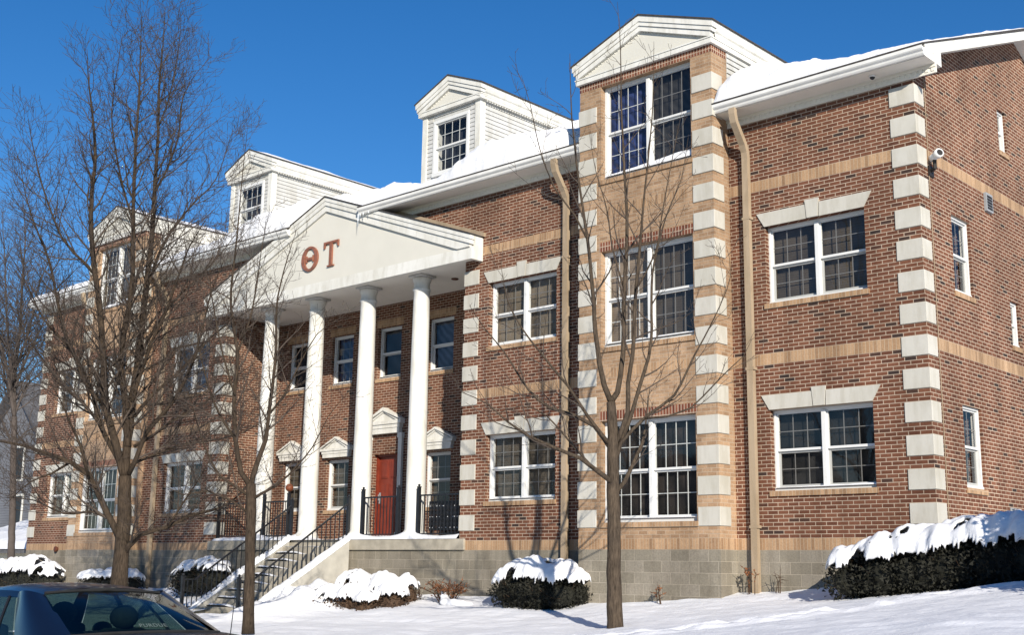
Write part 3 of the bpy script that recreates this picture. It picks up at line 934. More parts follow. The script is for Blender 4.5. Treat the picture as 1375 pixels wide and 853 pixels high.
# snow lying on the main roof, hanging over the gutters
def roof_snow(x0, x1, thick, lip, seed, ymax=4.7, yo=-.5):
    nu = max(30, int((x1 - x0) / .07)); nv = 34
    def fn(a, b):
        x = lerp(x0, x1, a)
        e = yo + .05 * fbm(x * 1.3, seed) + lip(x)
        y = lerp(e, ymax, b ** 1.6) if e < ymax else ymax
        t = thick(x) * (1 + .34 * fbm(x * .8, y * .9, seed) + .2 * fbm(x * 2.6, y * 2.6, seed)) + .02 * fbm(x * 7, y * 7, seed) 
        edge = math.sqrt(max(0, 1 - (1 - min(1, (y - e) / .16)) ** 2))
        side = math.sqrt(max(0, min(1, (x - x0) / .06))) * math.sqrt(max(0, min(1, (x1 - x) / .06)))
        t *= smooth01((ymax - y) / .5)
        return (x, y, roof_z(y) + .004 + max(0, t) * edge * side)
    MB().grid(nu, nv, fn).build('snow', M['snow'], BLD, smooth=True, recalc=False)
roof_snow(-3.66, .42, lambda x: interp(x, [-3.7, -3.3, -2.4, -1.2, .4], [.40, .46, .30, .12, .035]), lambda x: interp(x, [-3.6, -2.6, -1.5, .4], [-.02, .0, .03, .01]), 1)
def lipR(x): return interp(x, [-13.8, -12.6, -12.2, -10.4, -9.9, -8.9, -8.3, -7.8, -6.9], [.25, .12, .06, .0, -.01, .02, .10, .5, .8])
roof_snow(-13.9, -6.92, lambda x: interp(x, [-13.9, -12.6, -11.4, -10.5, -10.0, -9.2, -8.5, -7.8, -6.9], [.02, .07, .14, .40, .60, .58, .50, .34, .16]), lipR, 2)
roof_snow(mx(-6.92), mx(-13.95), lambda x: interp(x, [-23.8, -21, -19.8, -18.6, -17.8, -16.8], [.16, .2, .26, .55, .62, .5]), lambda x: interp(x, [-23.8, -21, -18, -16.9], [.0, .05, .02, .04]), 3)
roof_snow(mx(.42), mx(-3.66), lambda x: .13, lambda x: 0, 4)
roof_snow(-6.85, -3.72, lambda x: .1, lambda x: 0, 5, yo=.3)
roof_snow(-16.75, -13.95, lambda x: .2, lambda x: 0, 6, yo=1.1)
# icicles at the broken end of the gutter
m = MB()
for i, (x, l) in enumerate(((-13.93, .34), (-13.86, .12), (-13.74, .09), (-13.55, .06))): m.tube([(x, -.51, 8.04), (x, -.51, 8.04 - l)], [.014, .002], 6)
M['ice'] = plain('ice', (.75, .8, .84), .1, .05, 5, spec=.6)
m.build('icicle', M['ice'], BLD, smooth=True)

# ------------------------------------------------------------------ greek letters on the pediment
def letter(name, m, label, loc):
    o = m.build(name, M['copper'], loc=loc, bevel=.006); tag(o, label, 'letter', 'copper letters on the pediment'); return o
cx_, cz_ = -15.95, 7.275
m = MB(); n = 48; ya, yb_ = -.385, -.337
ring_o = [(cx_ + .335 * math.cos(2 * math.pi * i / n), cz_ + .325 * math.sin(2 * math.pi * i / n)) for i in range(n)]
ring_i = [(cx_ + .205 * math.cos(2 * math.pi * i / n), cz_ + .262 * math.sin(2 * math.pi * i / n)) for i in range(n)]
i0 = len(m.v)
for y in (ya, yb_):
    m.v += [(x, y, z) for x, z in ring_o] + [(x, y, z) for x, z in ring_i]
for i in range(n):
    j = (i + 1) % n
    m.f += [(i, j, n + j, n + i), (2 * n + i, 3 * n + i, 3 * n + j, 2 * n + j), (i, 2 * n + i, 2 * n + j, j), (n + i, n + j, 3 * n + j, 3 * n + i)]
m.box(cx_ - .115, cx_ + .115, ya, yb_, cz_ - .035, cz_ + .035)
for s in (-1, 1): m.prism_y([(cx_ + s * .115, cz_ - .085), (cx_ + s * .145, cz_ - .085), (cx_ + s * .145, cz_ + .085), (cx_ + s * .115, cz_ + .085)], ya, yb_)
letter('sign_letter', m, 'copper coloured round Greek letter theta on the cream pediment', (cx_, ya, 6.95))
m = MB(); tx = -15.105
m.prism_y([(tx - .055, 6.985), (tx + .055, 6.985), (tx + .055, 7.54), (tx - .055, 7.54)], ya, yb_)
m.prism_y([(tx - .13, 6.95), (tx + .13, 6.95), (tx + .13, 6.984), (tx - .13, 6.984)], ya, yb_)
m.prism_y([(tx - .29, 7.541), (tx + .29, 7.541), (tx + .29, 7.60), (tx - .29, 7.60)], ya, yb_)
for s in (-1, 1): m.prism_y([(tx + s * .29, 7.541), (tx + s * .29, 7.43), (tx + s * .262, 7.43), (tx + s * .215, 7.541)], ya, yb_)
letter('sign_letter', m, 'copper coloured capital letter T with serifs on the cream pediment', (tx, ya, 6.95))

# ------------------------------------------------------------------ small fittings on the walls
m = MB().box(0.003, .05, 2.73, 3.03, 6.165, 6.515); V = m.build('wall_vent', M['grey'], loc=(.02, 2.88, 6.165)); tag(V, 'grey square wall vent beside the tan band on the gable end', 'vent')
m = MB()
for i in range(5): m.hexa([(.051, 2.77, 6.21 + i * .055), (.051, 2.99, 6.21 + i * .055), (.062, 2.99, 6.21 + i * .055), (.062, 2.77, 6.21 + i * .055)], [(.051, 2.77, 6.25 + i * .055), (.051, 2.99, 6.25 + i * .055), (.053, 2.99, 6.25 + i * .055), (.053, 2.77, 6.25 + i * .055)])
m.build('louvre', M['dark'], V)
F = thing('security_camera', (0, .42, 6.4), 'white security camera on a dark bracket at the building corner', 'camera')
MB().tube([(.02, .46, 6.55), (.08, .42, 6.545), (.18, .355, 6.56)], [.06, .062, .06], 14).tube([(.18, .355, 6.56), (.195, .345, 6.563), (.26, .30, 6.575)], [.068, .078, .079], 14).build('housing', M['camwhite'], F, smooth=True)
MB().tube([(.25, .307, 6.573), (.2615, .299, 6.5755)], [.055, .055], 14).build('lens', M['dark'], F)
MB().tube([(.12, .4, 6.53), (.11, .42, 6.36), (.005, .46, 6.33)], .035, 8).box(.003, .03, .38, .56, 6.24, 6.42).build('bracket', M['dark'], F)
tag(MB().tube([(.012, .40, 8.0), (.012, .40, .1)], .007, 6).build('cable_conduit', M['downspout'], loc=(.018, .40, .1)), 'thin pale cable running down the gable end beside the quoins', 'cable')
Dm = thing('dome_camera', (-.62, -.23, 7.96), 'small black dome camera under the snowy right eave', 'camera')
MB().lathe(-.62, -.23, [(.055, 8.0195), (.058, 8.0), (.05, 7.99)], 16).build('mount', M['camwhite'], Dm)
MB().ball((-.62, -.23, 7.995), .046, 14, 8).build('dome', M['iron'], Dm, smooth=True)
t = MB().tube([(.004, 3.06, .72), (.09, 3.06, .72), (.10, 3.06, .66)], .022, 8); t.box(.004, .02, 2.98, 3.14, .65, .80); t.tube([(.06, 3.06, .72), (.06, 3.06, .78)], .012, 6); t.box(.045, .075, 3.01, 3.11, .78, .79)
tag(t.build('wall_faucet', M['grey'], loc=(.05, 3.06, .65)), 'small metal faucet low on the gable end above the hedge', 'faucet')
b = MB(); b.tube([(-28.6, -.002, .03), (-28.6, -.05, .03)], [.07, .07], 18); b.tube([(-28.6, -.051, .03), (-28.6, -.09, .03), (-28.6, -.105, .03)], [.09, .085, .04], 18)
tag(b.build('alarm_bell', M['brownmetal'], loc=(-28.6, -.05, -.06), smooth=False), 'small round dark bell fixed low on the far left wing', 'bell')

# ------------------------------------------------------------------ entrance stair
ST = thing('entrance_steps', (-15.57, -1.3, -1.5), 'snowy concrete steps with sloping side walls leading up to the porch', 'steps')
RISE, TREAD = .175, .265
for i in range(1, 10):
    zt = .248 - RISE * i
    MB().box(sx0 + .12, sx1 - .12, -TREAD * i, -TREAD * (i - 1) - (0 if i > 1 else .052), zt - .6, zt).build('step', M['concrete'], ST, bevel=.012)
    m = MB(); rr = random.Random(i)
    def fn(u, v, i=i, zt=zt):
        x = lerp(sx0 + .12, sx1 - .12, u); y = lerp(-TREAD * i + .02, -TREAD * (i - 1), v)
        k = smooth01((.62 - u) / .3) if i not in (1,) else .25
        t = .075 * (k + .25 * fbm(x * 3, y * 4, i)) * math.sin(math.pi * min(1, v * 1.2 + .12)) ** .5
        e = min(1, u / .04, (1 - u) / .04)
        return (x, y, zt - .004 + max(0, t) * e)
    m.grid(40, 6, fn).build('snow', M['snow'], ST, smooth=True, recalc=False)
for a, b in ((sx0 - .13, sx0 + .12), (sx1 - .12, sx1 + .13)):
    MB().prism_x([(-.052, .22), (-.052, -2.2), (-2.98, -2.2), (-2.98, -1.52), (-2.75, -1.44)], a, b).build('side_wall', M['cheek'], ST, bevel=.012)
    def fn(u, v, a=a, b=b):
        y = lerp(-2.95, -.0, v); x = lerp(a - .015, b + .015, u)
        z = interp(y, [-2.98, -2.75, -.052, 0], [-1.52, -1.44, .22, .25])
        t = (.13 + .05 * fbm(x * 2, y * 2.2, 5)) * math.sin(math.pi * min(.995, max(.005, u))) ** .45
        return (x, y, z - .01 + max(0, t))
    MB().grid(14, 70, fn).build('snow', M['snow'], ST, smooth=True, recalc=False)

# ------------------------------------------------------------------ iron railings
def newel(m, x, y, z0, z1, w=.034):
    m.box(x - w, x + w, y - w, y + w, z0, z1)
    m.box(x - w - .008, x + w + .008, y - w - .008, y + w + .008, z1, z1 + .02)
    m.ball((x, y, z1 + .048), .032, 10, 6)
def stair_rail(x, label):
    g = thing('stair_railing', (x, -1.4, -1.45), label, 'railing', 'iron stair railings')
    for y, z0, z1 in ((.02, .2, 1.22), (-2.95, -1.55, -.66)):
        m = MB(); newel(m, x, y, z0, z1); m.build('newel_post', M['iron'], g)
    top = [(x, -2.95, -.72), (x, -2.62, -.72), (x, .02, 1.10)]
    bot = [(x, -2.95, -1.36), (x, -2.68, -1.33), (x, .02, .33)]
    MB().rect_tube(top, .045, .03).build('handrail', M['iron'], g)
    MB().rect_tube(bot, .03, .022).build('bottom_rail', M['iron'], g)
    n = 23
    for i in range(1, n):
        y = lerp(-2.95, .02, i / n)
        zt = interp(y, [-2.95, -2.62, .02], [-.72, -.72, 1.10]); zb = interp(y, [-2.95, -2.68, .02], [-1.36, -1.33, .33])
        m = MB().box(x - .009, x + .009, y - .009, y + .009, zb, zt)
        m.build('baluster', M['iron'], g)
stair_rail(-14.47, 'black iron stair railing along the right side wall of the steps')
stair_rail(-16.68, 'black iron stair railing along the left side wall of the steps')
def porch_rail(x0, x1, posts, label):
    g = thing('porch_railing', ((x0 + x1) / 2, .12, .26), label, 'railing', 'iron porch railings')
    y = .10
    for p in posts:
        m = MB(); newel(m, p, y, .25, 1.40); m.build('newel_post', M['iron'], g)
    MB().box(x0, x1, y - .02, y + .02, 1.20, 1.235).build('handrail', M['iron'], g)
    MB().box(x0, x1, y - .013, y + .013, .35, .375).build('bottom_rail', M['iron'], g)
    n = max(3, int((x1 - x0) / .105))
    for i in range(1, n):
        x = lerp(x0, x1, i / n); MB().box(x - .008, x + .008, y - .008, y + .008, .375, 1.20).build('baluster', M['iron'], g)
porch_rail(-12.15, -10.70, [-12.11], 'black porch railing between the rightmost column and the quoined corner')
porch_rail(-14.08, -12.75, [-14.04, -12.79], 'black porch railing in front of the red door')
porch_rail(-18.0, -16.95, [-17.96, -16.93], 'black porch railing just left of the stair head')
porch_rail(mx(-10.70), -18.55, [-18.59, -19.98], 'black porch railing between the leftmost column and the far quoins')
tag(MB().ball((-16.93, .10, 1.555), .10, 16, 10).build('ball', M['ball'], loc=(-16.93, .10, 1.46), smooth=True), 'rusty orange ball resting on the railing post left of the stair head', 'ball')

# bench behind the right railing, ash bin by the door
B = thing('bench', (-11.45, .62, .26), 'black metal bench with pierced back and lines of snow on the porch', 'bench')
bk = MB()
x0, x1 = -12.0, -10.86
for i, z in enumerate((.44, .56, .68, .80, .92, 1.04)): bk.box(x0, x1, .33, .345, z, z + .055)
n = 26
for i in range(n + 1):
    x = lerp(x0, x1, i / n); bk.box(x - .013, x + .013, .3305, .3445, .44, 1.09)
bk.build('backrest', M['iron'], B)
se = MB(); 
for j in range(8): se.box(x0, x1, .37 + j * .055, .41 + j * .055, .66, .68)
se.build('seat', M['iron'], B)
for x in (x0 + .04, x1 - .04):
    for y in (.37, .80):
        MB().box(x - .025, x + .025, y - .025, y + .025, .25, .66).build('leg', M['iron'], B)
    MB().box(x - .03, x + .03, .36, .82, .86, .89).build('armrest', M['iron'], B)
def fn(u, v):
    x = lerp(x0 + .02, x1 - .02, u); return (x, lerp(.36, .80, v), .682 + max(0, .05 + .03 * fbm(x * 4, v * 2, 3)) * math.sin(math.pi * min(.98, max(.02, v))) ** .5)
MB().grid(30, 6, fn).build('snow', M['snow'], B, smooth=True, recalc=False)
m = MB()
for z in (.495, .735, .975):
    for i in range(n):
        if random.Random(i * 7 + int(z * 100)).random() < .55:
            a = lerp(x0, x1, i / n) + .014; m.box(a, a + .017, .331, .344, z + .0005, z + .02)
m.build('snow_line', M['snow'], B)
A = thing('ash_bin', (-13.55, 1.25, .26), 'small black bin topped with snow beside the red door', 'bin')
MB().lathe(-13.55, 1.25, [(.15, .25), (.15, .30), (.135, .32), (.14, .80), (.16, .82), (.16, .86), (.10, .88)], 18).build('body', M['iron'], A)
MB().lathe(-13.55, 1.25, [(.15, .861), (.15, .90), (.10, .935), (.02, .95)], 16).build('snow', M['snow'], A, smooth=True)

# ------------------------------------------------------------------ bushes under snow
def ell_pt(rng, e, lo=-1.0, hi=1.0):
    while True:
        v = Vector((rng.gauss(0, 1), rng.gauss(0, 1), rng.gauss(0, 1))).normalized()
        if lo <= v.z <= hi: return v
def bush(label, loc, ells, nleaf, leafm, caps, size=.055, seed=1, cat='bush', group=None, core=True, vox=.035, twigs=30, name='snowy_bush'):
    rng = random.Random(seed)
    T = thing(name, loc, label, cat, group)
    lf = MB()
    tot = sum(e[3] * e[4] + e[3] * e[5] for e in ells)
    for e in ells:
        for _ in range(int(nleaf * (e[3] * e[4] + e[3] * e[5]) / tot)):
            v = ell_pt(rng, e, -.85, 1); k = rng.uniform(.80, 1.10) if rng.random() > .06 else rng.uniform(1.15, 1.34)
            p = Vector((e[0] + v.x * e[3] * k, e[1] + v.y * e[4] * k, e[2] + v.z * e[5] * k))
            a = Vector((rng.gauss(0, 1), rng.gauss(0, 1), rng.gauss(0, 1))).normalized(); a = (a + v * .7).normalized()
            b = a.cross(Vector((rng.gauss(0, 1), rng.gauss(0, 1), rng.gauss(0, 1)))).normalized()
            s = size * rng.uniform(.5, 1.3)
            lf.quad(p - b * s * .35, p + a * s * .5 - b * s * .2, p + a * s, p + a * s * .5 + b * s * .45)
    lf.build('foliage', leafm, T, recalc=False)
    tw = MB()
    for _ in range(twigs):
        e = rng.choice(ells); v = ell_pt(rng, e, -.2, 1)
        c = Vector((e[0], e[1], e[2] - e[5] * .7)); q = Vector((e[0] + v.x * e[3] * 1.12, e[1] + v.y * e[4] * 1.12, e[2] + v.z * e[5] * 1.12))
        tw.tube([c, c.lerp(q, .5) + Vector((rng.gauss(0, .03), rng.gauss(0, .03), .03)), q], [.01, .007, .003], 4)
    tw.build('stem', M['leafbrown'], T)
    if core:
        c = MB()
        for e in ells: c.ball((e[0], e[1], e[2]), 1, 14, 9)
        # scale each unit ball to its ellipsoid
        per = 14 * 10
        for q, e in enumerate(ells):
            for i in range(q * per, (q + 1) * per):
                x, y, z = c.v[i]; c.v[i] = (e[0] + (x - e[0]) * e[3] * .74, e[1] + (y - e[1]) * e[4] * .74, e[2] + (z - e[2]) * e[5] * .74)
        c.build('inner_foliage', leafm, T)
    if caps:
        # one continuous blanket of snow following the bush, torn into tongues along its lower edge
        thick, cut, hole = caps
        x0 = min(e[0] - e[3] for e in ells) - .05; x1 = max(e[0] + e[3] for e in ells) + .05
        y0 = min(e[1] - e[4] for e in ells) - .05; y1 = max(e[1] + e[4] for e in ells) + .05
        st = .028; nx_, ny_ = int((x1 - x0) / st), int((y1 - y0) / st)
        Z = {}
        for j in range(ny_ + 1):
            for i in range(nx_ + 1):
                x, y = x0 + i * st, y0 + j * st
                wx = x + .07 * N(x * 4, y * 4, seed); wy = y + .07 * N(x * 4, y * 4, seed + 5)
                best = None
                for e in ells:
                    q = 1 - ((wx - e[0]) / (e[3] * 1.10)) ** 2 - ((wy - e[1]) / (e[4] * 1.12)) ** 2
                    if q > 0:
                        sq = q ** .5; z = e[2] + e[5] * 1.03 * sq
                        if best is None or z > best[0]: best = (z, sq)
                if best is None: continue
                z, sq = best
                dv = mnoise.voronoi(Vector((x * 4.6, y * 4.6, seed)))[0][0]
                dv2 = mnoise.voronoi(Vector((x * 10, y * 10, seed + 3)))[0][0]
                lump = .075 * max(0, 1 - (dv / .75) ** 2) + .028 * max(0, 1 - (dv2 / .7) ** 2)
                tear = sq + .42 * fbm(x * 4.2, y * 4.2, seed + 20) + .07 * N(x * 11, y * 11, seed)
                if tear < cut: continue
                if fbm(x * 2.6, y * 2.6, seed + 40) > hole and dv > .25: continue
                Z[i, j] = (x, y, z + thick * (.45 + .55 * sq) * min(1, (tear - cut) / .16 + .25) + lump * (.4 + .6 * sq))
        sn = MB(); idx = {}
        def vid(k):
            if k not in idx: idx[k] = len(sn.v); sn.v.append(Z[k])
            return idx[k]
        for (i, j) in Z:
            ks = [(i, j), (i + 1, j), (i + 1, j + 1), (i, j + 1)]
            if all(k in Z for k in ks): sn.f.append(tuple(vid(k) for k in ks))
        s = sn.build('snow', M['snow'], T, smooth=True, recalc=False)
        sd = s.modifiers.new('depth', 'SOLIDIFY'); sd.thickness = .05; sd.offset = -1
        sm = s.modifiers.new('soft', 'SMOOTH'); sm.factor = .5; sm.iterations = 5
    return T
# long clipped hedge on the right
el = []
rng = random.Random(4)
for i in range(17):
    x = -.82 + i * .30
    g = ground_z(x, -.9)
    hgt = interp(x, [-1.0, -.6, -.2, .4, 1.2, 2.2, 4], [.50, .58, .66, .74, .78, .78, .78]) * rng.uniform(.95, 1.05)
    for y in (-1.25, -.75):
        el.append((x + rng.uniform(-.05, .05), y + rng.uniform(-.06, .06), g + hgt * .36, .36, .45, hgt * .60))
bush('long clipped dark hedge under thick snow along the right front corner', (1.3, -1, -.6), el, 34000, M['leaf'], (.19, -.12, .50), seed=3, cat='hedge', name='snowy_hedge', twigs=220, size=.065)
# an evergreen added outside the right edge of the view to shade the hedge
el = []
for i in range(8):
    z = ground_z(4.3, -3.2) + .25 + i * .33; r = .95 * (1 - i / 8.6) + .08
    el.append((4.3, -3.2, z, r, r, .34))
bush('unseen conical evergreen with clumps of snow, added right of the hedge to shade it', (4.3, -3.2, ground_z(4.3, -3.2)), el, 9000, M['leaf'], (.08, .6, .3), seed=70, cat='evergreen', name='added_evergreen', twigs=40, size=.09)
# clipped bush between the trees
el = []
for i in range(7):
    x = -8.28 + i * .235; e = math.sin(math.pi * (i + .7) / 7.4) ** .4
    for y in (-1.0, -.6): el.append((x, y, -.84 + .02 * (i % 2), .30, .36, .44 * e))
bush('rounded dark bush with heavy snow cap left of the bare young tree', (-7.6, -.8, -1.1), el, 14000, M['leaf'], (.19, -.15, .55), seed=6, twigs=60, group='snow capped bushes')
# sprawling heap of shrubs beside the stair
el = [(-13.85, -1.2, -1.12, 0.34, 0.36, 0.24), (-13.3, -1.5, -1.18, 0.36, 0.34, 0.24), (-12.8, -1.0, -1.04, 0.4, 0.38, 0.38), (-12.35, -1.5, -1.22, 0.4, 0.36, 0.3), (-11.85, -1.0, -1.08, 0.4, 0.38, 0.36), (-11.35, -1.25, -1.16, 0.34, 0.32, 0.34), (-13.2, -0.85, -0.98, 0.34, 0.34, 0.34), (-12.25, -0.8, -0.98, 0.36, 0.3, 0.32), (-11.5, -0.7, -1.01, 0.3, 0.25, 0.3), (-12.9, -1.75, -1.26, 0.3, 0.26, 0.2), (-11.8, -1.6, -1.26, 0.32, 0.28, 0.22)]
bush('sprawling shrub nearly buried in lumpy snow below the porch wall', (-12.5, -1.1, -1.2), el, 9000, M['leafbrown'], (.15, -.35, .34), seed=9, twigs=80, group='snow capped bushes')
# bush behind the left stair railing
el = [(-20.0, -.75, -.86, .42, .42, .34), (-19.45, -.95, -.80, .42, .42, .38), (-18.9, -.85, -.74, .44, .42, .40), (-18.35, -.95, -.70, .42, .40, .36), (-17.95, -1.2, -.80, .36, .4, .34)]
bush('dark bush with patchy snow behind the left stair railing', (-19, -.9, -1.2), el, 4200, M['leaf'], (.10, .40, .30), seed=12, twigs=50, group='snow capped bushes')
el = [(-24.7, -.8, -.98, .55, .4, .24), (-23.6, -.8, -.95, .6, .4, .25), (-22.8, -.8, -.95, .45, .4, .24)]
bush('low snow mound of a shrub behind the big bare tree', (-23.8, -.8, -1.25), el, 1500, M['leaf'], (.14, .1, .7), seed=15, twigs=20, group='snow capped bushes')
el = [(-31.4, -1.1, -1.04, 0.8, 0.55, 0.42), (-30.3, -1.0, -0.97, 0.9, 0.55, 0.46), (-29.2, -0.9, -0.9, 0.9, 0.55, 0.46), (-28.2, -0.9, -0.86, 0.85, 0.55, 0.48), (-27.3, -0.9, -0.97, 0.65, 0.5, 0.4)]
bush('large rounded shrub buried in snow at the far left corner', (-29, -.9, -1.3), el, 5000, M['leaf'], (.16, -.5, .30), seed=18, twigs=40, group='snow capped bushes')
# low barberry with bare brown twigs
def twig_shrub(name, loc, label, n, h, spread, seed, mat, leafy=True, cat='shrub', group=None):
    rng = random.Random(seed); T = thing(name, loc, label, cat, group)
    st = MB(); lv = MB(); b = Vector(loc)
    for _ in range(n):
        a = rng.uniform(0, 2 * math.pi); l = rng.uniform(.6, 1) * h; sp = rng.uniform(.3, 1) * spread
        e = b + Vector((math.cos(a) * sp, math.sin(a) * sp * .55, l)); mid = b.lerp(e, .5) + Vector((0, 0, l * .15))
        s = b + Vector((math.cos(a) * .1, math.sin(a) * .08, -.05))
        st.tube([s, mid, e], [.009, .006, .003], 4)
        for q in range(4):
            t = rng.uniform(.3, .95); p = s.lerp(mid, t * 2) if t < .5 else mid.lerp(e, t * 2 - 1)
            d = Vector((rng.gauss(0, 1), rng.gauss(0, 1), rng.gauss(.6, .6))).normalized() * rng.uniform(.06, .16)
            st.tube([p, p + d], [.005, .002], 3)
            if leafy:
                for _ in range(5):
                    c = p + d * rng.random() ; u = Vector((rng.gauss(0, 1), rng.gauss(0, 1), rng.gauss(0, 1))).normalized() * .022; w = u.cross(Vector((rng.gauss(0, 1), rng.gauss(0, 1), 1))).normalized() * .014
                    lv.quad(c - u, c - w, c + u, c + w)
    st.build('stem', M['leafbrown'], T)
    if leafy: lv.build('leaves', mat, T, recalc=False)
    return T
T = twig_shrub('twiggy_shrub', (-10.25, -.75, -1.12), 'low twiggy shrub with rusty leaves poking from snow by the block wall', 46, .5, .75, 3, M['fleaf'])
m = MB()
for x, y, z, r in ((-10.05, -.95, -1.04, .15), (-9.88, -.9, -1.06, .18), (-9.72, -.88, -1.06, .16), (-10.3, -.8, -.84, .07), (-10.22, -.85, -.92, .10), (-10.14, -.9, -.99, .11), (-9.55, -.85, -1.08, .14)): m.ball((x, y, z - .03), r, 18, 10, .55)
so = m.build('snow', M['snow'], T, smooth=True)
rm = so.modifiers.new('fuse', 'REMESH'); rm.mode = 'VOXEL'; rm.voxel_size = .025; rm.use_smooth_shade = True
sm_ = so.modifiers.new('soft', 'SMOOTH'); sm_.iterations = 8
twig_shrub('dry_weed', (-3.25, -.22, -.76), 'dry brown weed stalks at the foot of the right downspout', 5, .5, .2, 5, M['fleaf'], cat='weed', group='dry weeds by the wall')
twig_shrub('dry_weed', (-2.72, -.2, -.72), 'thin pale dry stalks between the downspout and the hedge', 4, .42, .15, 6, M['fleaf'], leafy=False, cat='weed', group='dry weeds by the wall')
twig_shrub('dry_weed', (-4.9, -.75, -.93), 'few dry brown stalks in snow under the tower window', 3, .36, .12, 7, M['fleaf'], cat='weed', group='dry weeds by the wall')

# ------------------------------------------------------------------ bare trees
def grow(out, pts, rads, lvl, rng, P):
    """side branches along a limb; P = per-level (spacing, length, start)"""
    if lvl >= len(P): return
    sp, ln, start, ang = P[lvl]
    seg = [(pts[i + 1] - pts[i]).length for i in range(len(pts) - 1)]
    tot = sum(seg)
    s = tot * start + rng.random() * sp
    az = rng.uniform(0, 6.28)
    while s < tot * .985:
        q = s; i = 0
        while i < len(seg) - 1 and q > seg[i]: q -= seg[i]; i += 1
        t = min(1, q / max(seg[i], 1e-6)); p = pts[i].lerp(pts[i + 1], t); r = lerp(rads[i], rads[i + 1], t)
        d = (pts[i + 1] - pts[i]).normalized()
        az += 2.4 + rng.uniform(-.5, .5)
        side = d.cross(Vector((0, 0, 1)) if abs(d.z) < .95 else Vector((1, 0, 0))).normalized(); oth = d.cross(side)
        n = side * math.cos(az) + oth * math.sin(az)
        a = R(rng.uniform(*ang))
        nd_ = (d * math.cos(a) + n * math.sin(a)).normalized()
        if nd_.z < -.25: nd_.z *= -.4; nd_.normalize()
        frac = s / tot
        L = ln * (1.05 - .65 * frac) * rng.uniform(.55, 1.25)
        L = min(L, tot * .75)
        br = max(.0036, min(r * .62, .006 + L * .0105))
        k = 5 if lvl == 0 else (4 if lvl == 1 else 3)
        bp = [p]; cur = nd_.copy(); bl = [br]
        for j in range(k):
            cur = (cur + Vector((rng.gauss(0, .13), rng.gauss(0, .13), rng.gauss(.10, .12)))).normalized()
            bp.append(bp[-1] + cur * (L / k)); bl.append(max(.0030, br * (1 - (j + 1) / k * .85)))
        out.append((bp, bl, lvl))
        grow(out, bp, bl, lvl + 1, rng, P)
        s += sp * rng.uniform(.6, 1.5)
def bare_tree(label, data, P, seed, bark, twig, limb_start=1, group='bare trees in front of the building', flare=1.35, snow_spots=()):
    base, limbs = data
    rng = random.Random(seed)
    T = thing('bare_tree', base, label, 'tree', group)
    b = Vector(base)
    tr = MB(); cr = MB(); out = []
    for q, L in enumerate(limbs):
        pts = [Vector(p[:3]) + b for p in L]; rads = [p[3] for p in L]
        # refine and wobble
        rp, rr_ = [], []
        for i in range(len(pts) - 1):
            nseg = max(1, int((pts[i + 1] - pts[i]).length / .22))
            for j in range(nseg):
                t = j / nseg
                p0 = pts[max(i - 1, 0)]; p1 = pts[i]; p2 = pts[i + 1]; p3 = pts[min(i + 2, len(pts) - 1)]
                c = .5 * ((2 * p1) + (p2 - p0) * t + (2 * p0 - 5 * p1 + 4 * p2 - p3) * t * t + (-p0 + 3 * p1 - 3 * p2 + p3) * t ** 3)
                r = lerp(rads[i], rads[i + 1], t)
                rp.append(c + Vector((rng.gauss(0, 1), rng.gauss(0, 1), 0)) * min(.012, r * (.03 if q == 0 else .09))); rr_.append(r * rng.uniform(.98, 1.02))
        rp.append(pts[-1]); rr_.append(rads[-1])
        tr.tube(rp, rr_, 12 if rads[0] > .1 else 7)
        if q >= limb_start: grow(out, rp, rr_, 0, rng, P)
    for bp, bl, lvl in out: cr.tube(bp, bl, 5 if lvl == 0 else 3, cap=False)
    tr.build('trunk', bark, T, smooth=True, recalc=False)
    cr.build('crown', twig, T, smooth=True, recalc=False)
    if snow_spots:
        m = MB()
        for x, y, z, r in snow_spots: m.ball((x, y, z), r, 12, 8, .8)
        m.build('snow', M['snow'], T, smooth=True)
    return T
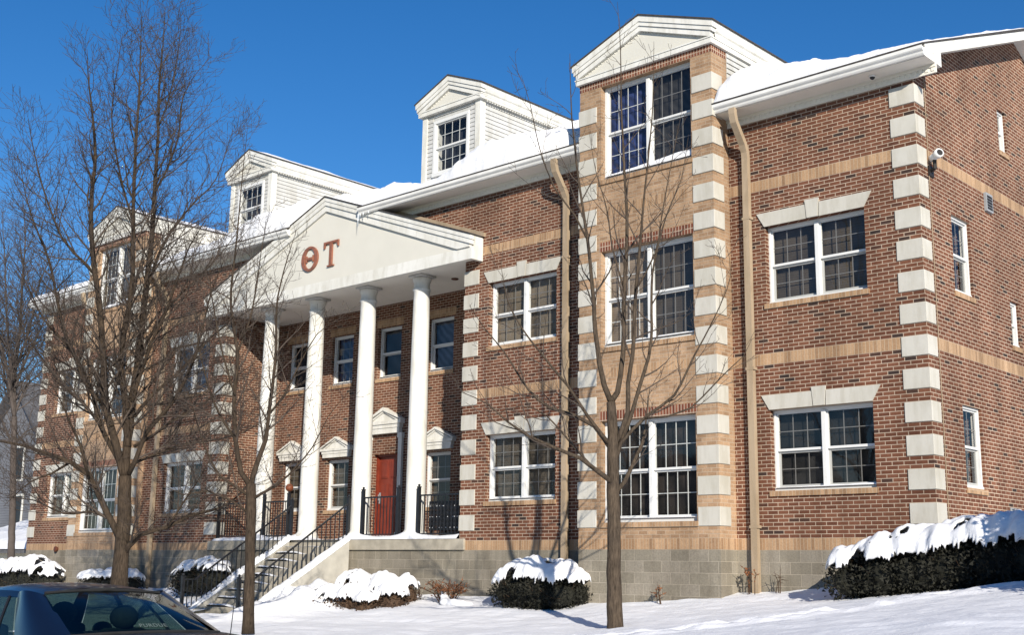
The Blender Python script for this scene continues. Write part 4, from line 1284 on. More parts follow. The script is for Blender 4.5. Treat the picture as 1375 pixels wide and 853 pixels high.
TREE_A=((-14.3,-6.2,-1.72),[[(0.2,0.19,0.72,0.1848),(0.2,0.18,1.15,0.1596),(0.19,0.18,1.58,0.1428),(0.19,0.18,2.16,0.1386),(0.16,0.15,3.05,0.126)],[(0.16,0.15,3.05,0.091),(0.13,0.17,3.8,0.0875),(0.11,0.21,4.57,0.084),(0.1,0.27,5.5,0.077),(0.07,0.31,6.14,0.07),(0.04,0.36,7.1,0.063),(0.02,0.41,7.92,0.056),(-0.05,0.43,9.09,0.0455),(-0.12,0.45,10.29,0.035),(-0.22,0.44,11.68,0.0245),(-0.27,0.48,12.59,0.014),(-0.34,0.5,13.54,0.0056)],[(0.17,0.16,3.65,0.077),(0.15,0.03,4.54,0.07),(0.13,-0.14,5.44,0.063),(0.28,-0.16,6.19,0.0595),(0.43,-0.19,6.94,0.0525),(0.5,-0.31,8.16,0.042),(0.57,-0.43,9.72,0.0315),(0.69,-0.52,10.9,0.021),(0.76,-0.65,12.56,0.0056)],[(0.15,0.14,3.05,0.084),(0.08,-0.06,3.68,0.0805),(0.01,-0.31,4.44,0.0735),(0.06,-0.46,5.25,0.07),(0.11,-0.62,6.14,0.063),(0.06,-0.9,7.49,0.0525),(0.13,-1.06,8.49,0.0455),(0.29,-1.15,9.43,0.035),(0.37,-1.33,10.24,0.0245),(0.44,-1.51,10.88,0.014),(0.56,-1.67,11.51,0.0049)],[(0.14,0.13,1.84,0.07),(0.15,-0.02,2.08,0.0665),(0.08,-0.29,2.57,0.0595),(0.03,-0.57,3.04,0.0525),(-0.09,-0.92,3.27,0.0455),(-0.27,-1.35,3.42,0.035),(-0.47,-1.81,3.56,0.0245),(-0.75,-2.34,3.63,0.0105)],[(0.23,0.21,1.51,0.063),(0.37,0.24,1.68,0.0595),(0.61,0.33,1.9,0.0525),(1.1,0.63,2.05,0.042),(1.5,0.84,2.27,0.035),(2.03,1.17,2.42,0.0245),(2.38,1.31,2.63,0.0175),(2.71,1.44,3.03,0.007)],[(0.06,0.05,3.35,0.0525),(-0.32,-0.21,4.07,0.049),(-0.58,-0.34,4.82,0.0434),(-0.94,-0.54,5.47,0.0385),(-1.29,-0.73,6.19,0.0329),(-1.68,-0.95,7.54,0.0266),(-2.03,-1.13,8.29,0.0196),(-2.37,-1.29,9.07,0.0126),(-2.62,-1.36,9.78,0.0049)],[(0.2,0.19,3.05,0.0525),(0.42,0.21,3.34,0.049),(0.71,0.24,3.92,0.0434),(1.21,0.44,4.46,0.0364),(1.66,0.57,5.22,0.028),(1.96,0.56,5.94,0.021),(2.26,0.52,6.65,0.014),(2.6,0.52,7.19,0.0056)],[(0.22,0.21,4.25,0.042),(0.34,0.52,4.73,0.0364),(0.54,0.96,5.23,0.0294),(0.85,1.54,6.07,0.021),(1.13,2.11,6.61,0.0126),(1.27,2.56,6.99,0.0049)],[(0.08,0.35,6.93,0.0315),(0.08,0.55,7.7,0.028),(0.11,0.83,8.36,0.0231),(0.25,1.25,9.06,0.0175),(0.36,1.66,9.65,0.0112),(0.37,1.99,10.86,0.0042)],[(0.03,-0.79,7.05,0.0315),(-0.06,-1.06,7.32,0.028),(-0.22,-1.43,7.73,0.0224),(-0.36,-1.82,8.61,0.0168),(-0.39,-2.13,9.48,0.0105),(-0.3,-2.34,10.03,0.0042)],[(-0.01,0.4,9.08,0.028),(0.08,0.62,9.7,0.0245),(0.09,0.82,10.49,0.0196),(-0.03,0.9,11.22,0.014),(-0.06,1.09,11.85,0.0084),(0.12,1.48,12.54,0.0035)],[(-0.2,0.49,10.66,0.021),(-0.17,0.66,11.3,0.0175),(-0.22,0.78,11.97,0.0126),(-0.3,0.89,12.74,0.0084),(-0.42,0.97,13.34,0.0035)],[(0.02,-0.39,4.03,0.035),(-0.45,-0.59,4.52,0.0315),(-0.96,-0.76,4.85,0.0252),(-1.58,-1.0,5.51,0.0182),(-2.17,-1.18,6.18,0.0112),(-2.72,-1.32,6.88,0.0042)],[(0.18,-0.65,3.02,0.0315),(0.21,-0.88,3.56,0.028),(0.28,-1.16,3.96,0.021),(0.37,-1.44,4.36,0.014),(0.38,-1.83,4.89,0.0056)],[(0.44,-0.27,8.18,0.0245),(0.32,-0.51,8.95,0.021),(0.26,-0.71,9.71,0.0168),(0.27,-0.87,10.48,0.0126),(0.43,-0.91,11.41,0.0077),(0.6,-0.95,12.09,0.0035)],[(0.18,0.17,4.56,0.042),(0.54,0.24,5.6,0.035),(0.96,0.3,6.33,0.0294),(1.36,0.31,7.05,0.021),(1.75,0.27,7.59,0.0126),(2.26,0.33,8.13,0.0042)],[(0.26,0.24,3.65,0.035),(0.58,0.45,3.87,0.0315),(0.95,0.66,4.17,0.0252),(1.44,0.98,4.47,0.0182),(1.95,1.3,4.99,0.0112),(2.45,1.6,5.36,0.0042)],[(0.22,0.21,3.27,0.0315),(0.41,0.58,3.49,0.028),(0.68,1.09,3.73,0.0224),(0.94,1.62,3.85,0.0154),(1.25,2.21,4.07,0.0098),(1.38,2.66,4.42,0.0042)],[(0.02,0.02,2.16,0.0315),(-0.42,-0.16,2.34,0.028),(-1.07,-0.46,2.31,0.021),(-1.76,-0.78,2.58,0.0126),(-2.53,-1.13,2.64,0.0042)],[(-0.19,-0.86,3.27,0.028),(-0.18,-1.22,3.03,0.021),(-0.15,-1.66,2.83,0.014),(-0.1,-2.15,2.35,0.0042)],[(-0.05,-0.32,4.45,0.035),(-0.16,-0.7,4.86,0.0315),(-0.17,-1.07,5.5,0.0252),(-0.31,-1.6,6.03,0.0182),(-0.39,-2.1,6.86,0.0105),(-0.37,-2.54,7.38,0.0042)],[(0.13,0.26,5.5,0.035),(0.31,0.58,6.31,0.0294),(0.41,0.88,6.82,0.0238),(0.6,1.29,7.35,0.0168),(0.82,1.75,8.06,0.0098),(0.88,2.05,8.62,0.0042)],[(1.2,0.57,2.05,0.0245),(1.66,0.64,2.59,0.0196),(2.15,0.62,3.0,0.0126),(2.67,0.58,3.54,0.0049)]])
TREE_B=((-3.35,-3.9,-1.3),[[(-0.01,-0.01,-0.06,0.1419),(-0.01,-0.01,0.17,0.1247),(-0.02,-0.02,0.66,0.1135),(-0.02,-0.02,1.43,0.1049),(-0.03,-0.03,2.33,0.0963),(-0.03,-0.03,2.96,0.086),(-0.05,-0.05,3.48,0.0705)],[(-0.03,-0.03,2.2,0.044),(-0.03,-0.15,2.29,0.0416),(-0.11,-0.39,2.43,0.036),(-0.17,-0.63,2.57,0.032),(-0.26,-0.9,2.65,0.0272),(-0.57,-1.39,2.87,0.0208),(-0.68,-1.71,3.05,0.016),(-0.79,-2.02,3.29,0.0104),(-0.96,-2.41,3.44,0.004)],[(-0.04,-0.04,2.73,0.04),(-0.16,-0.08,2.91,0.0376),(-0.31,-0.14,3.12,0.0336),(-0.59,-0.3,3.29,0.0288),(-0.9,-0.49,3.4,0.024),(-1.22,-0.68,3.71,0.0184),(-1.56,-0.87,4.31,0.0128),(-1.87,-1.05,4.74,0.008),(-2.11,-1.15,5.12,0.0032)],[(-0.05,-0.04,2.79,0.032),(-0.13,-0.24,3.01,0.0296),(-0.19,-0.45,3.24,0.0256),(-0.33,-0.76,3.68,0.0216),(-0.46,-1.06,4.01,0.0176),(-0.67,-1.45,4.52,0.012),(-0.74,-1.72,4.95,0.008),(-0.71,-1.9,5.5,0.0032)],[(-0.05,-0.05,3.48,0.0496),(-0.11,-0.15,3.74,0.0448),(-0.13,-0.23,4.09,0.04),(-0.15,-0.31,4.55,0.0368),(-0.15,-0.38,5.24,0.032),(-0.18,-0.48,6.05,0.0256),(-0.23,-0.6,6.83,0.0192),(-0.29,-0.74,8.01,0.012),(-0.28,-0.81,9.1,0.0032)],[(-0.14,-0.54,6.03,0.0176),(-0.23,-0.72,6.38,0.016),(-0.41,-1.02,6.82,0.0128),(-0.51,-1.26,7.41,0.0088),(-0.55,-1.45,8.1,0.0056),(-0.58,-1.64,8.55,0.0024)],[(-0.05,-0.05,3.48,0.048),(0.01,0.04,3.64,0.044),(0.05,0.12,4.27,0.04),(0.05,0.17,5.31,0.0344),(0.06,0.24,6.29,0.028),(0.01,0.25,7.19,0.0216),(-0.05,0.25,8.24,0.0152),(-0.09,0.27,9.56,0.0072),(-0.15,0.27,10.37,0.0024)],[(-0.02,-0.02,2.79,0.044),(0.08,0.0,2.96,0.04),(0.21,0.04,3.31,0.0368),(0.26,-0.02,3.76,0.0344),(0.36,-0.03,4.17,0.032),(0.45,-0.05,5.21,0.0272),(0.56,-0.07,5.99,0.0216),(0.65,-0.1,6.59,0.0168),(0.81,-0.07,8.04,0.0096),(0.89,-0.12,9.2,0.0024)],[(-0.02,-0.02,2.68,0.0384),(0.07,0.17,3.06,0.0344),(0.22,0.45,3.99,0.0288),(0.24,0.62,4.54,0.0248),(0.19,0.74,5.66,0.0192),(0.29,1.0,6.67,0.012),(0.4,1.29,7.37,0.0072),(0.42,1.49,8.2,0.0024)],[(-0.01,-0.01,2.5,0.0336),(0.09,0.02,2.84,0.0304),(0.43,0.25,3.27,0.0256),(0.77,0.47,3.57,0.02),(1.05,0.63,4.19,0.0144),(1.32,0.78,4.75,0.0096),(1.57,0.9,5.43,0.0056),(1.57,0.79,5.89,0.0024)],[(0.45,0.14,3.21,0.0176),(0.75,0.31,3.23,0.0152),(1.08,0.46,3.35,0.0128),(1.56,0.74,3.9,0.0088),(1.83,0.81,4.13,0.0056),(2.0,0.78,4.37,0.0024)],[(-0.02,-0.02,2.05,0.04),(0.05,0.15,2.26,0.0352),(0.11,0.33,2.57,0.0288),(0.14,0.5,2.89,0.0208),(0.12,0.64,3.31,0.0128),(0.09,0.77,3.8,0.0048)],[(-0.05,-0.46,2.42,0.0192),(-0.34,-0.6,2.76,0.016),(-0.72,-0.78,3.23,0.012),(-1.11,-0.96,3.41,0.0072),(-1.54,-1.17,3.25,0.0032)],[(0.04,0.18,5.31,0.016),(-0.18,0.15,6.06,0.0136),(-0.35,0.23,6.74,0.0096),(-0.6,0.25,7.45,0.0064),(-0.82,0.32,8.31,0.0024)],[(0.48,-0.09,5.19,0.016),(0.76,0.04,5.76,0.0128),(0.93,0.02,6.44,0.0096),(1.14,0.04,7.37,0.0064),(1.32,-0.0,7.93,0.0024)]])
TREE_C=((-9.9,-5.9,-1.5),[[(0.02,0.02,-0.06,0.115),(0.01,0.01,0.16,0.1),(-0.0,-0.0,0.85,0.09),(-0.03,-0.02,1.62,0.088),(-0.03,-0.03,2.01,0.09),(-0.06,-0.05,2.53,0.085)],[(-0.05,-0.05,2.47,0.051),(-0.16,-0.2,2.73,0.0476),(-0.22,-0.32,3.32,0.0425),(-0.23,-0.4,4.11,0.0374),(-0.17,-0.42,4.86,0.0323),(-0.22,-0.55,5.47,0.0263),(-0.21,-0.62,5.98,0.0213),(-0.13,-0.62,6.95,0.0153),(-0.05,-0.64,8.07,0.0085),(0.04,-0.65,9.09,0.0026)],[(-0.05,-0.05,2.47,0.051),(-0.02,0.04,2.94,0.0467),(0.03,0.15,3.34,0.0399),(-0.0,0.21,3.81,0.0348),(-0.01,0.29,4.7,0.0289),(-0.08,0.32,5.49,0.0221),(-0.14,0.36,6.01,0.017),(-0.1,0.49,6.75,0.0102),(-0.05,0.64,7.36,0.0034)],[(-0.03,-0.03,2.25,0.0298),(0.15,0.02,2.35,0.0272),(0.41,0.13,2.48,0.0221),(0.67,0.21,2.67,0.017),(1.07,0.41,3.17,0.0119),(1.35,0.49,3.68,0.0068),(1.68,0.61,4.06,0.0026)],[(-0.06,-0.05,2.3,0.0298),(-0.31,-0.17,2.47,0.0272),(-0.64,-0.32,2.67,0.0221),(-0.97,-0.46,3.21,0.0161),(-1.24,-0.53,3.77,0.0102),(-1.51,-0.59,4.34,0.0034)],[(-0.05,-0.05,2.01,0.0238),(-0.21,-0.35,2.23,0.0204),(-0.38,-0.71,2.38,0.0153),(-0.56,-1.11,2.3,0.0093),(-0.7,-1.48,2.47,0.0034)],[(-0.29,-0.28,3.33,0.0255),(-0.57,-0.43,3.73,0.0221),(-0.84,-0.55,4.29,0.017),(-1.09,-0.63,4.99,0.0102),(-1.29,-0.66,5.71,0.0034)],[(-0.04,0.24,3.81,0.0221),(0.23,0.36,4.16,0.0187),(0.51,0.45,4.69,0.0136),(0.82,0.56,5.22,0.0085),(1.18,0.69,5.47,0.0026)],[(-0.17,-0.43,4.86,0.0213),(-0.11,-0.25,5.49,0.017),(-0.15,-0.11,6.21,0.0127),(-0.22,0.0,6.96,0.0076),(-0.27,0.16,7.73,0.0026)],[(-0.17,-0.43,4.1,0.0213),(-0.25,-0.66,4.76,0.017),(-0.25,-0.87,5.4,0.0127),(-0.23,-1.07,6.19,0.0076),(-0.03,-1.12,6.83,0.0026)]])
TREE_D=((-33.5,1.5,-1.8),[[(-0.42,-0.39,0.54,0.14),(-0.49,-0.46,1.81,0.125),(-0.56,-0.53,3.35,0.115),(-0.66,-0.62,4.92,0.11),(-0.75,-0.7,6.51,0.1)],[(-0.75,-0.7,6.51,0.08),(-0.99,-0.73,8.14,0.07),(-1.16,-0.63,9.83,0.055),(-1.42,-0.59,11.55,0.04),(-1.68,-0.53,13.33,0.025),(-2.12,-0.61,15.14,0.005)],[(-0.75,-0.7,6.51,0.075),(-0.86,-1.06,8.09,0.06),(-1.03,-1.55,9.67,0.045),(-1.01,-1.91,11.25,0.03),(-1.0,-2.3,12.83,0.0075)],[(-0.81,-0.76,7.58,0.05),(-0.72,-0.38,8.98,0.04),(-0.67,0.04,10.15,0.025),(-0.66,0.47,11.63,0.005)],[(-0.7,-0.65,5.44,0.05),(-1.25,-0.99,6.52,0.04),(-1.9,-1.36,7.61,0.025),(-2.53,-1.68,8.17,0.005)],[(-0.79,-0.74,7.04,0.055),(-0.84,-1.1,8.89,0.045),(-0.76,-1.43,10.75,0.03),(-0.6,-1.72,12.32,0.02),(-0.45,-2.06,13.89,0.005)],[(-0.75,-0.7,6.51,0.045),(-0.8,-0.36,7.63,0.035),(-0.8,0.15,8.24,0.025),(-0.85,0.66,9.15,0.015),(-0.9,1.21,9.8,0.005)],[(-1.05,-0.7,8.15,0.045),(-0.49,-0.57,9.75,0.035),(-0.03,-0.65,11.05,0.025),(0.67,-0.56,12.35,0.015),(1.21,-0.65,13.34,0.005)],[(-0.7,-0.65,5.44,0.035),(-0.67,-0.26,6.01,0.025),(-0.63,0.25,6.32,0.015),(-0.75,0.67,7.06,0.005)],[(-0.77,-0.72,6.51,0.045),(-1.62,-1.08,8.99,0.035),(-2.38,-1.22,11.01,0.02),(-3.4,-1.54,13.12,0.005)]])
bare_tree('big bare tree with many upright limbs standing behind the dark car', TREE_A,
          [(.15, 1.75, .08, (26, 58)), (.14, .8, .08, (30, 62)), (.115, .36, .08, (30, 65))], 11, M['bark'], M['twig'])
bare_tree('young bare tree with grey trunk in front of the right brick bay', TREE_B,
          [(.30, 1.15, .18, (28, 55)), (.22, .5, .15, (30, 60)), (.16, .2, .15, (30, 60))], 22, M['bark2'], M['twig'])
bare_tree('slim bare tree standing in snow in front of the porch steps', TREE_C,
          [(.21, 1.3, .08, (28, 58)), (.17, .6, .08, (30, 62)), (.13, .26, .08, (30, 65))], 33, M['bark'], M['twig'])
bare_tree('pale bare tree beyond the far left end of the brick building', TREE_D,
          [(.17, 2.3, .05, (28, 60)), (.17, .95, .08, (30, 62)), (.14, .38, .1, (30, 65))], 44, M['fartwig'], M['fartwig'], group='trees beyond the building')

# ------------------------------------------------------------------ neighbouring house, far left
H = thing('neighbour_house', (-49.5, 10, -1.5), 'grey sided gabled house behind the far left end of the building', 'house')
M['hsiding'] = plain('grey_siding', (.15, .155, .17), .7, .12, 1.2)
M['hroof'] = plain('house_roof', (.10, .10, .105), .9, .3, 8)
hx0, hx1, hc = -53.6, -45.2, -49.4
m = MB().box(hx0, hx1, 8, 18, -2, 4.3); m.prism_y([(hx0, 4.3), (hx1, 4.3), (hc, 8.1)], 8, 18)
for i in range(46):
    z = -1.2 + i * .12
    m.hexa([(hx0, 7.975, z), (hx1, 7.975, z), (hx1, 8, z), (hx0, 8, z)], [(hx0, 7.995, z + .119), (hx1, 7.995, z + .119), (hx1, 8, z + .119), (hx0, 8, z + .119)])
m.build('wall', M['hsiding'], H)
m = MB()
for s in (-1, 1):
    e = hc + s * 4.6
    m.prism_y([(hc, 8.3), (e, 4.1), (e, 3.95), (hc, 8.12)], 7.5, 18.3)
m.build('roof', M['hroof'], H)
for x, z0, z1 in ((-48.9, 3.5, 5.0), (-48.6, 1.3, 2.7), (-51.6, 1.3, 2.7)):
    w = MB().box(x - .55, x + .55, 7.93, 7.974, z0 - .1, z1 + .1).build('window', M['white'], H)
    MB().quad((x - .45, 7.925, z0), (x + .45, 7.925, z0), (x + .45, 7.925, z1), (x - .45, 7.925, z1)).build('pane', M['iron'], w, recalc=False)
G = thing('garage', (-39, 5.5, -1.5), 'low cream garage with a snow covered roof at the far left', 'garage')
M['garage'] = plain('cream_wall', (.62, .56, .42), .8, .06, 2)
MB().box(-44.5, -35.5, 3.2, 8, -2, .15).build('wall', M['garage'], G)
MB().prism_x([(2.9, .12), (8.3, 1.75), (8.3, 1.6), (2.9, -.05)], -44.9, -35.2).build('roof', M['hroof'], G)
def fn(u, v):
    x = lerp(-44.9, -35.2, u); y = lerp(2.85, 8.3, v)
    return (x, y, .125 + (y - 2.9) * .302 + (.22 + .06 * fbm(x, y)) * math.sqrt(min(1, v / .05, u / .02, (1 - u) / .02)))
MB().grid(60, 30, fn).build('snow', M['snow'], G, smooth=True, recalc=False)

# ------------------------------------------------------------------ dark blue car parked by the kerb (rear end towards +x)
CAR_X, CAR_Y, CAR_YAW = -.02, -13.32, 0.0
CARM = Matrix.Translation((CAR_X, CAR_Y, road_z - .035)) @ Matrix.Rotation(CAR_YAW, 4, 'Z')
def paint():
    m, nt, bs = new_mat('navy_car_paint')
    f = noise_tex(nt, 300, 2)
    nt.links.new(ramp(nt, f, [(.4, (.002, .0035, .011)), (.6, (.003, .006, .018))]), bs.inputs['Base Color'])
    bs.inputs['Roughness'].default_value = .38
    bs.inputs['Coat Weight'].default_value = .5; bs.inputs['Coat Roughness'].default_value = .06
    bs.inputs['Metallic'].default_value = 0
    # winter road film breaks up the shine
    d = ramp(nt, noise_tex(nt, 2.5, 6, .7), [(.42, (.03,)*3), (.7, (.16,)*3)])
    nt.links.new(d, bs.inputs['Coat Roughness'])
    return m
M['paint'] = paint()
M['rubber'] = plain('rubber', (.02, .02, .02), .8, .2, 10)
M['seat'] = plain('seat_fabric', (.05, .06, .06), .9, .2, 20)
M['rim'] = plain('alloy_rim', (.45, .46, .48), .35, .1, 5, metal=.8)
M['lamp'] = plain('red_tail_lamp', (.30, .012, .01), .2, .1, 8, spec=.6)
M['clear'] = plain('clear_lamp', (.6, .62, .64), .15, .1, 8, spec=.6)
M['decal'] = plain('white_decal', (.09, .115, .11), .6, .05, 8)
def car_glass():
    m, nt, bs = new_mat('tinted_car_glass')
    nt.nodes.remove(bs)
    fr = schlick(nt)
    tr = nd(nt, 'ShaderNodeBsdfTransparent'); tr.inputs[0].default_value = (.22, .30, .27, 1)
    gl = nd(nt, 'ShaderNodeBsdfGlossy'); gl.inputs['Roughness'].default_value = .03
    mx_ = nd(nt, 'ShaderNodeMixShader')
    nt.links.new(fr.outputs[0], mx_.inputs[0]); nt.links.new(tr.outputs[0], mx_.inputs[1]); nt.links.new(gl.outputs[0], mx_.inputs[2])
    nt.links.new(mx_.outputs[0], nt.nodes['Material Output'].inputs['Surface'])
    return m
M['cglass'] = car_glass()
CARO = thing('parked_car', (CAR_X - 2.3, CAR_Y, road_z), 'dark blue sedan parked at the kerb in the lower left corner', 'car')
def cbuild(mb, name, mat, par=CARO, smooth=False, **kw):
    mb.v = [tuple(CARM @ Vector(p)) for p in mb.v]
    return mb.build(name, mat, par, smooth=smooth, **kw)
def curve(ts, vs, t): return float(np.interp(t, ts, vs))
# stations along the length: x = 0 rear bumper ... -4.65 nose
XS = [0, -.06, -.2, -.45, -.8, -1.2, -1.8, -2.4, -3.0, -3.5, -3.9, -4.25, -4.5, -4.62, -4.66]
HW = [.62, .74, .83, .87, .89, .9, .905, .905, .9, .89, .87, .82, .72, .60, .45]
TOP = [.72, .90, 1.03, 1.06, 1.075, 1.07, 1.02, .96, .95, .95, .91, .84, .74, .66, .58]
BOT = [.42, .34, .26, .22, .20, .2, .2, .2, .2, .2, .2, .22, .26, .32, .40]
def body_surf(u, v):
    x = XS[0] + (XS[-1] - XS[0]) * u
    hw = curve([-a for a in XS], HW, -x); tp = curve([-a for a in XS], TOP, -x); bt = curve([-a for a in XS], BOT, -x)
    # v runs from one sill over the top to the other sill
    s = (v - .5) * 2; a = abs(s); sg = 1 if s >= 0 else -1
    if a < .5:                                   # deck / bonnet
        y = hw * .86 * (a / .5); z = tp + .025 * (1 - (a / .5) ** 2)
    elif a < .6:
        t = (a - .5) / .1; y = hw * lerp(.86, .955, t); z = tp - .05 * t ** 1.5
    else:
        t = (a - .6) / .4; y = hw * (.955 + .06 * math.sin(math.pi * min(1, t * 1.05)) - .05 * max(0, t - .8) * 5); z = lerp(tp - .05, bt, t)
    return (x, sg * y, z)
b = MB().grid(64, 40, body_surf)
b.f.append(tuple(range(0, 41 * 65, 65))); b.f.append(tuple(range(64, 41 * 65, 65))[::-1])
cbuild(b, 'body', M['paint'], smooth=True)
def patch(c00, c10, c11, c01, bu=(0, 0, 0), nu=12, nv=8):
    c00, c10, c11, c01, bu = map(Vector, (c00, c10, c11, c01, bu))
    def fn(u, v):
        p = c00.lerp(c10, u).lerp(c01.lerp(c11, u), v)
        return p + bu * (4 * u * (1 - u)) * (.4 + .6 * 4 * v * (1 - v))
    return fn
RB, RT = -.80, -1.45               # rear glass foot and head
ZB, ZT = 1.075, 1.375
roof = MB()
def roof_fn(u, v):
    x = lerp(RT, -2.85, u); z = 1.375 + .055 * math.sin(math.pi * (u * .9 + .12)) ; hw = lerp(.56, .58, math.sin(math.pi * u))
    s = (v - .5) * 2
    return (x, s * hw, z + .035 * (1 - s * s) - .0 - .03 * abs(s) ** 5)
roof.grid(20, 16, roof_fn); cbuild(roof, 'roof', M['paint'], smooth=True)
zr = lambda u: roof_fn(u, 0)[2]
for s in (-1, 1):
    def SP(x, z):                                  # a point on the leaning side of the cabin
        t = (z - .98) / (1.40 - .98); return (x, s * lerp(.825, .575, max(0, t) ** 1.15), z)
    # C pillar, B pillar, A pillar, roof rail
    m = MB()
    m.grid(10, 10, lambda u, v: Vector((lerp(-.66, RT, v), s * lerp(.66, .525, v), lerp(ZB - .01, ZT, v))).lerp(Vector(SP(lerp(-1.28, -1.80, v), lerp(.985, zr(.15) - .005, v))), u) + Vector((.05, s * .075, .03)) * math.sin(math.pi * u))
    cbuild(m, 'rear_pillar', M['paint'], smooth=True)
    m = MB(); m.grid(3, 6, lambda u, v: SP(lerp(-2.28, -2.38, u) - .02 * v, lerp(.96, 1.365, v))); cbuild(m, 'door_pillar', M['iron'])
    m = MB(); m.grid(4, 8, lambda u, v: Vector(SP(lerp(-3.40, -2.80, v), lerp(.97, 1.375, v))).lerp(Vector((lerp(-3.52, -2.87, v), s * lerp(.70, .53, v), lerp(.965, 1.375, v))), u)); cbuild(m, 'front_pillar', M['paint'], smooth=True)
    m = MB(); m.grid(20, 3, lambda u, v: Vector(roof_fn(u, 0 if s < 0 else 1)).lerp(Vector(SP(lerp(-1.5, -2.82, u), 1.345)), v)); cbuild(m, 'roof_rail', M['paint'], smooth=True)
    for x0_, x1_, x2_, x3_ in ((-1.28, -2.28, -2.30, -1.78), (-2.38, -3.38, -2.83, -2.40)):
        m = MB(); m.grid(12, 8, lambda u, v: SP(lerp(lerp(x0_, x1_, u), lerp(x3_, x2_, u), v), lerp(.965, 1.352, v))); cbuild(m, 'side_window', M['cglass'], smooth=True, recalc=False)
    m = MB(); m.tube([SP(-1.60, .97), SP(-1.76, 1.15), SP(-1.90, 1.35)], .014, 5); cbuild(m, 'window_divider', M['iron'])
    m = MB(); m.tube([(-.95, s * .835, .985), (-2.2, s * .845, .965), (-3.4, s * .84, .955)], .014, 5); cbuild(m, 'belt_trim', M['iron'])
    m = MB(); m.ball((-3.2, s * .98, 1.0), .10, 10, 7, .7); cbuild(m, 'mirror', M['paint'], smooth=True)
    m = MB(); m.box(-.10, -.02, *sorted((s * .48, s * .80)), .66, .86); cbuild(m, 'tail_lamp', M['lamp'])
    m = MB(); m.box(-4.62, -4.45, *sorted((s * .42, s * .72)), .60, .70); cbuild(m, 'headlight', M['clear'])
    for x in (-.95, -3.7):
        m = MB(); m.tube([(x, s * .70, .315), (x, s * .905, .315)], .315, 28); w = cbuild(m, 'wheel', M['rubber'])
        m = MB(); m.tube([(x, s * .88, .315), (x, s * .915, .315)], .21, 20); cbuild(m, 'rim', M['rim'], w)
    for x in (-1.75, -2.85):
        m = MB(); m.box(x - .06, x + .06, *sorted((s * .15, s * .60)), .5, 1.08); m.box(x - .55, x - .06, *sorted((s * .15, s * .60)), .45, .6); cbuild(m, 'seat', M['seat'], bevel=.05)
        m = MB(); m.ball((x, s * .375, 1.17), .125, 14, 9, .85); cbuild(m, 'headrest', M['seat'], smooth=True)
m = MB(); m.grid(16, 10, patch((RB + .06, -.69, ZB), (RB + .06, .69, ZB), (RT, .53, ZT + .01), (RT, -.53, ZT + .01), (.06, 0, .05))); cbuild(m, 'rear_window', M['cglass'], smooth=True, recalc=False)
m = MB(); m.grid(16, 10, patch((-3.54, -.71, .965), (-3.54, .71, .965), (-2.86, .54, 1.385), (-2.86, -.54, 1.385), (-.08, 0, .04))); cbuild(m, 'windscreen', M['cglass'], smooth=True, recalc=False)
m = MB(); m.grid(8, 4, lambda u, v: (lerp(-.78, -1.55, v), lerp(-.66, .66, u), 1.055)); cbuild(m, 'parcel_shelf', M['seat'])
m = MB(); m.tube([(RB + .07, -.69, ZB), (RB + .125, -.35, ZB + .018), (RB + .135, 0, ZB + .022), (RB + .125, .35, ZB + .018), (RB + .07, .69, ZB)], .016, 5); cbuild(m, 'window_seal', M['rubber'])
m = MB(); m.tube([(RT + .0, -.53, ZT + .012), (RT + .02, 0, ZT + .045), (RT, .53, ZT + .012)], .014, 5); cbuild(m, 'window_seal', M['rubber'])
m = MB(); m.box(-.03, .015, -.26, .26, .58, .72); cbuild(m, 'number_plate', M['camwhite'])
m = MB(); m.tube([(-.45, .60, .99), (-.40, .60, 1.42)], [.005, .003], 5); cbuild(m, 'aerial', M['iron'])
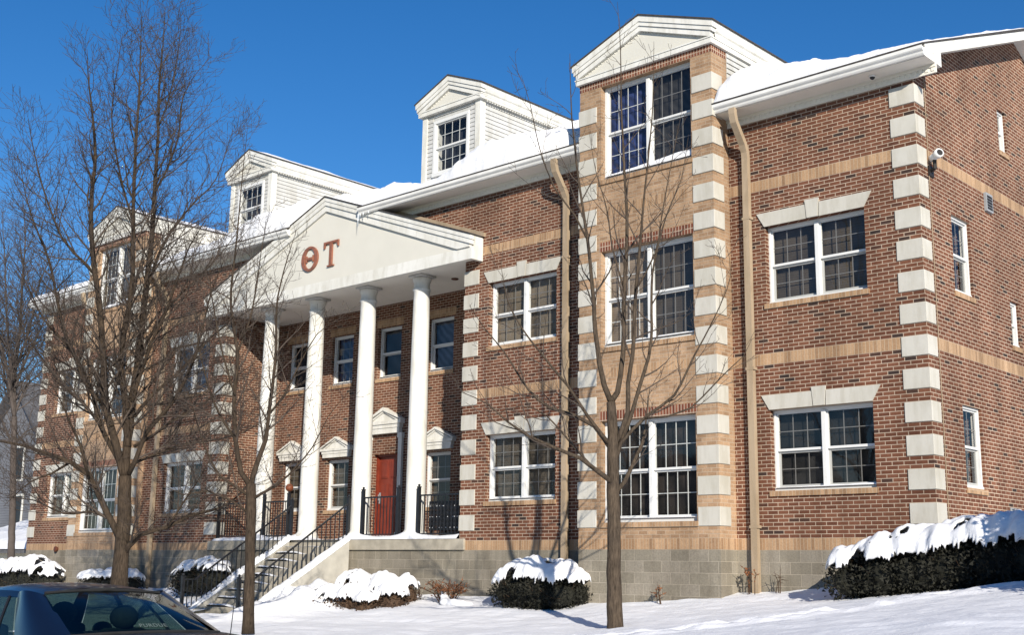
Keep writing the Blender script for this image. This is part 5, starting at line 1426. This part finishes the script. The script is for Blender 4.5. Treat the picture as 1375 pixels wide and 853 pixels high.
# the sticker on the rear window
tc = bpy.data.curves.new('sticker_text', 'FONT'); tc.body = 'PURDUE'; tc.size = .06; tc.extrude = .0015; tc.align_x = 'CENTER'; tc.space_character = 1.15
to = bpy.data.objects.new('sticker_text', tc); COL.objects.link(to)
dep = bpy.context.evaluated_depsgraph_get()
me = bpy.data.meshes.new_from_object(to.evaluated_get(dep)); bpy.data.objects.remove(to)
fnp = patch((RB + .06, -.69, ZB), (RB + .06, .69, ZB), (RT, .53, ZT + .01), (RT, -.53, ZT + .01), (.06, 0, .05))
m = MB()
for v in me.vertices:
    u = .56 + v.co.x / 1.32; w = .08 + v.co.y / .72
    p = fnp(u, w); q = fnp(u, w + .01); r_ = fnp(u + .01, w); nrm = (r_ - p).cross(q - p).normalized()
    m.v.append(tuple(p + nrm * (.008 + v.co.z)))
for p in me.polygons: m.f.append(tuple(p.vertices))
cbuild(m, 'window_sticker', M['decal'], recalc=False)

# ------------------------------------------------------------------ the other side of the street: houses added behind the viewer to block skylight
M['hwall'] = plain('painted_clapboard', (.22, .20, .17), .8, .1, 1)
for i, (x, w, hh, col) in enumerate(((-34, 11, 5.2, 'hsiding'), (-17, 10, 5.6, 'hwall'), (-1, 10, 5.0, 'hsiding'), (33, 11, 5.2, 'hwall'))):
    Hs = thing('added_street_house', (x, -46, -2.2), ('grey', 'tan', 'small grey', 'wide tan')[i] + ' gabled house added unseen across the street to block low skylight', 'house', 'unseen houses added across the street')
    m = MB().box(x - w / 2, x + w / 2, -52, -42, -2.4, hh - 1.5); m.prism_x([(-52, hh - 1.5), (-42, hh - 1.5), (-47, hh + 1.6)], x - w / 2, x + w / 2)
    m.build('wall', M[col], Hs)
    m = MB()
    for s in (-1, 1): m.prism_x([(-47, hh + 1.85), (-47 + s * 5.6, hh - 1.75), (-47 + s * 5.6, hh - 1.9), (-47, hh + 1.62)], x - w / 2 - .4, x + w / 2 + .4)
    m.build('roof', M['hroof'], Hs)
    for q in (-.32, 0, .32):
        for z in (-.6, 2.0):
            wd = MB().box(x + q * w - .6, x + q * w + .6, -42, -41.95, z - .1, z + 1.5).build('window', M['white'], Hs)
            MB().quad((x + q * w - .5, -41.945, z), (x + q * w + .5, -41.945, z), (x + q * w + .5, -41.945, z + 1.4), (x + q * w - .5, -41.945, z + 1.4)).build('pane', M['iron'], wd, recalc=False)
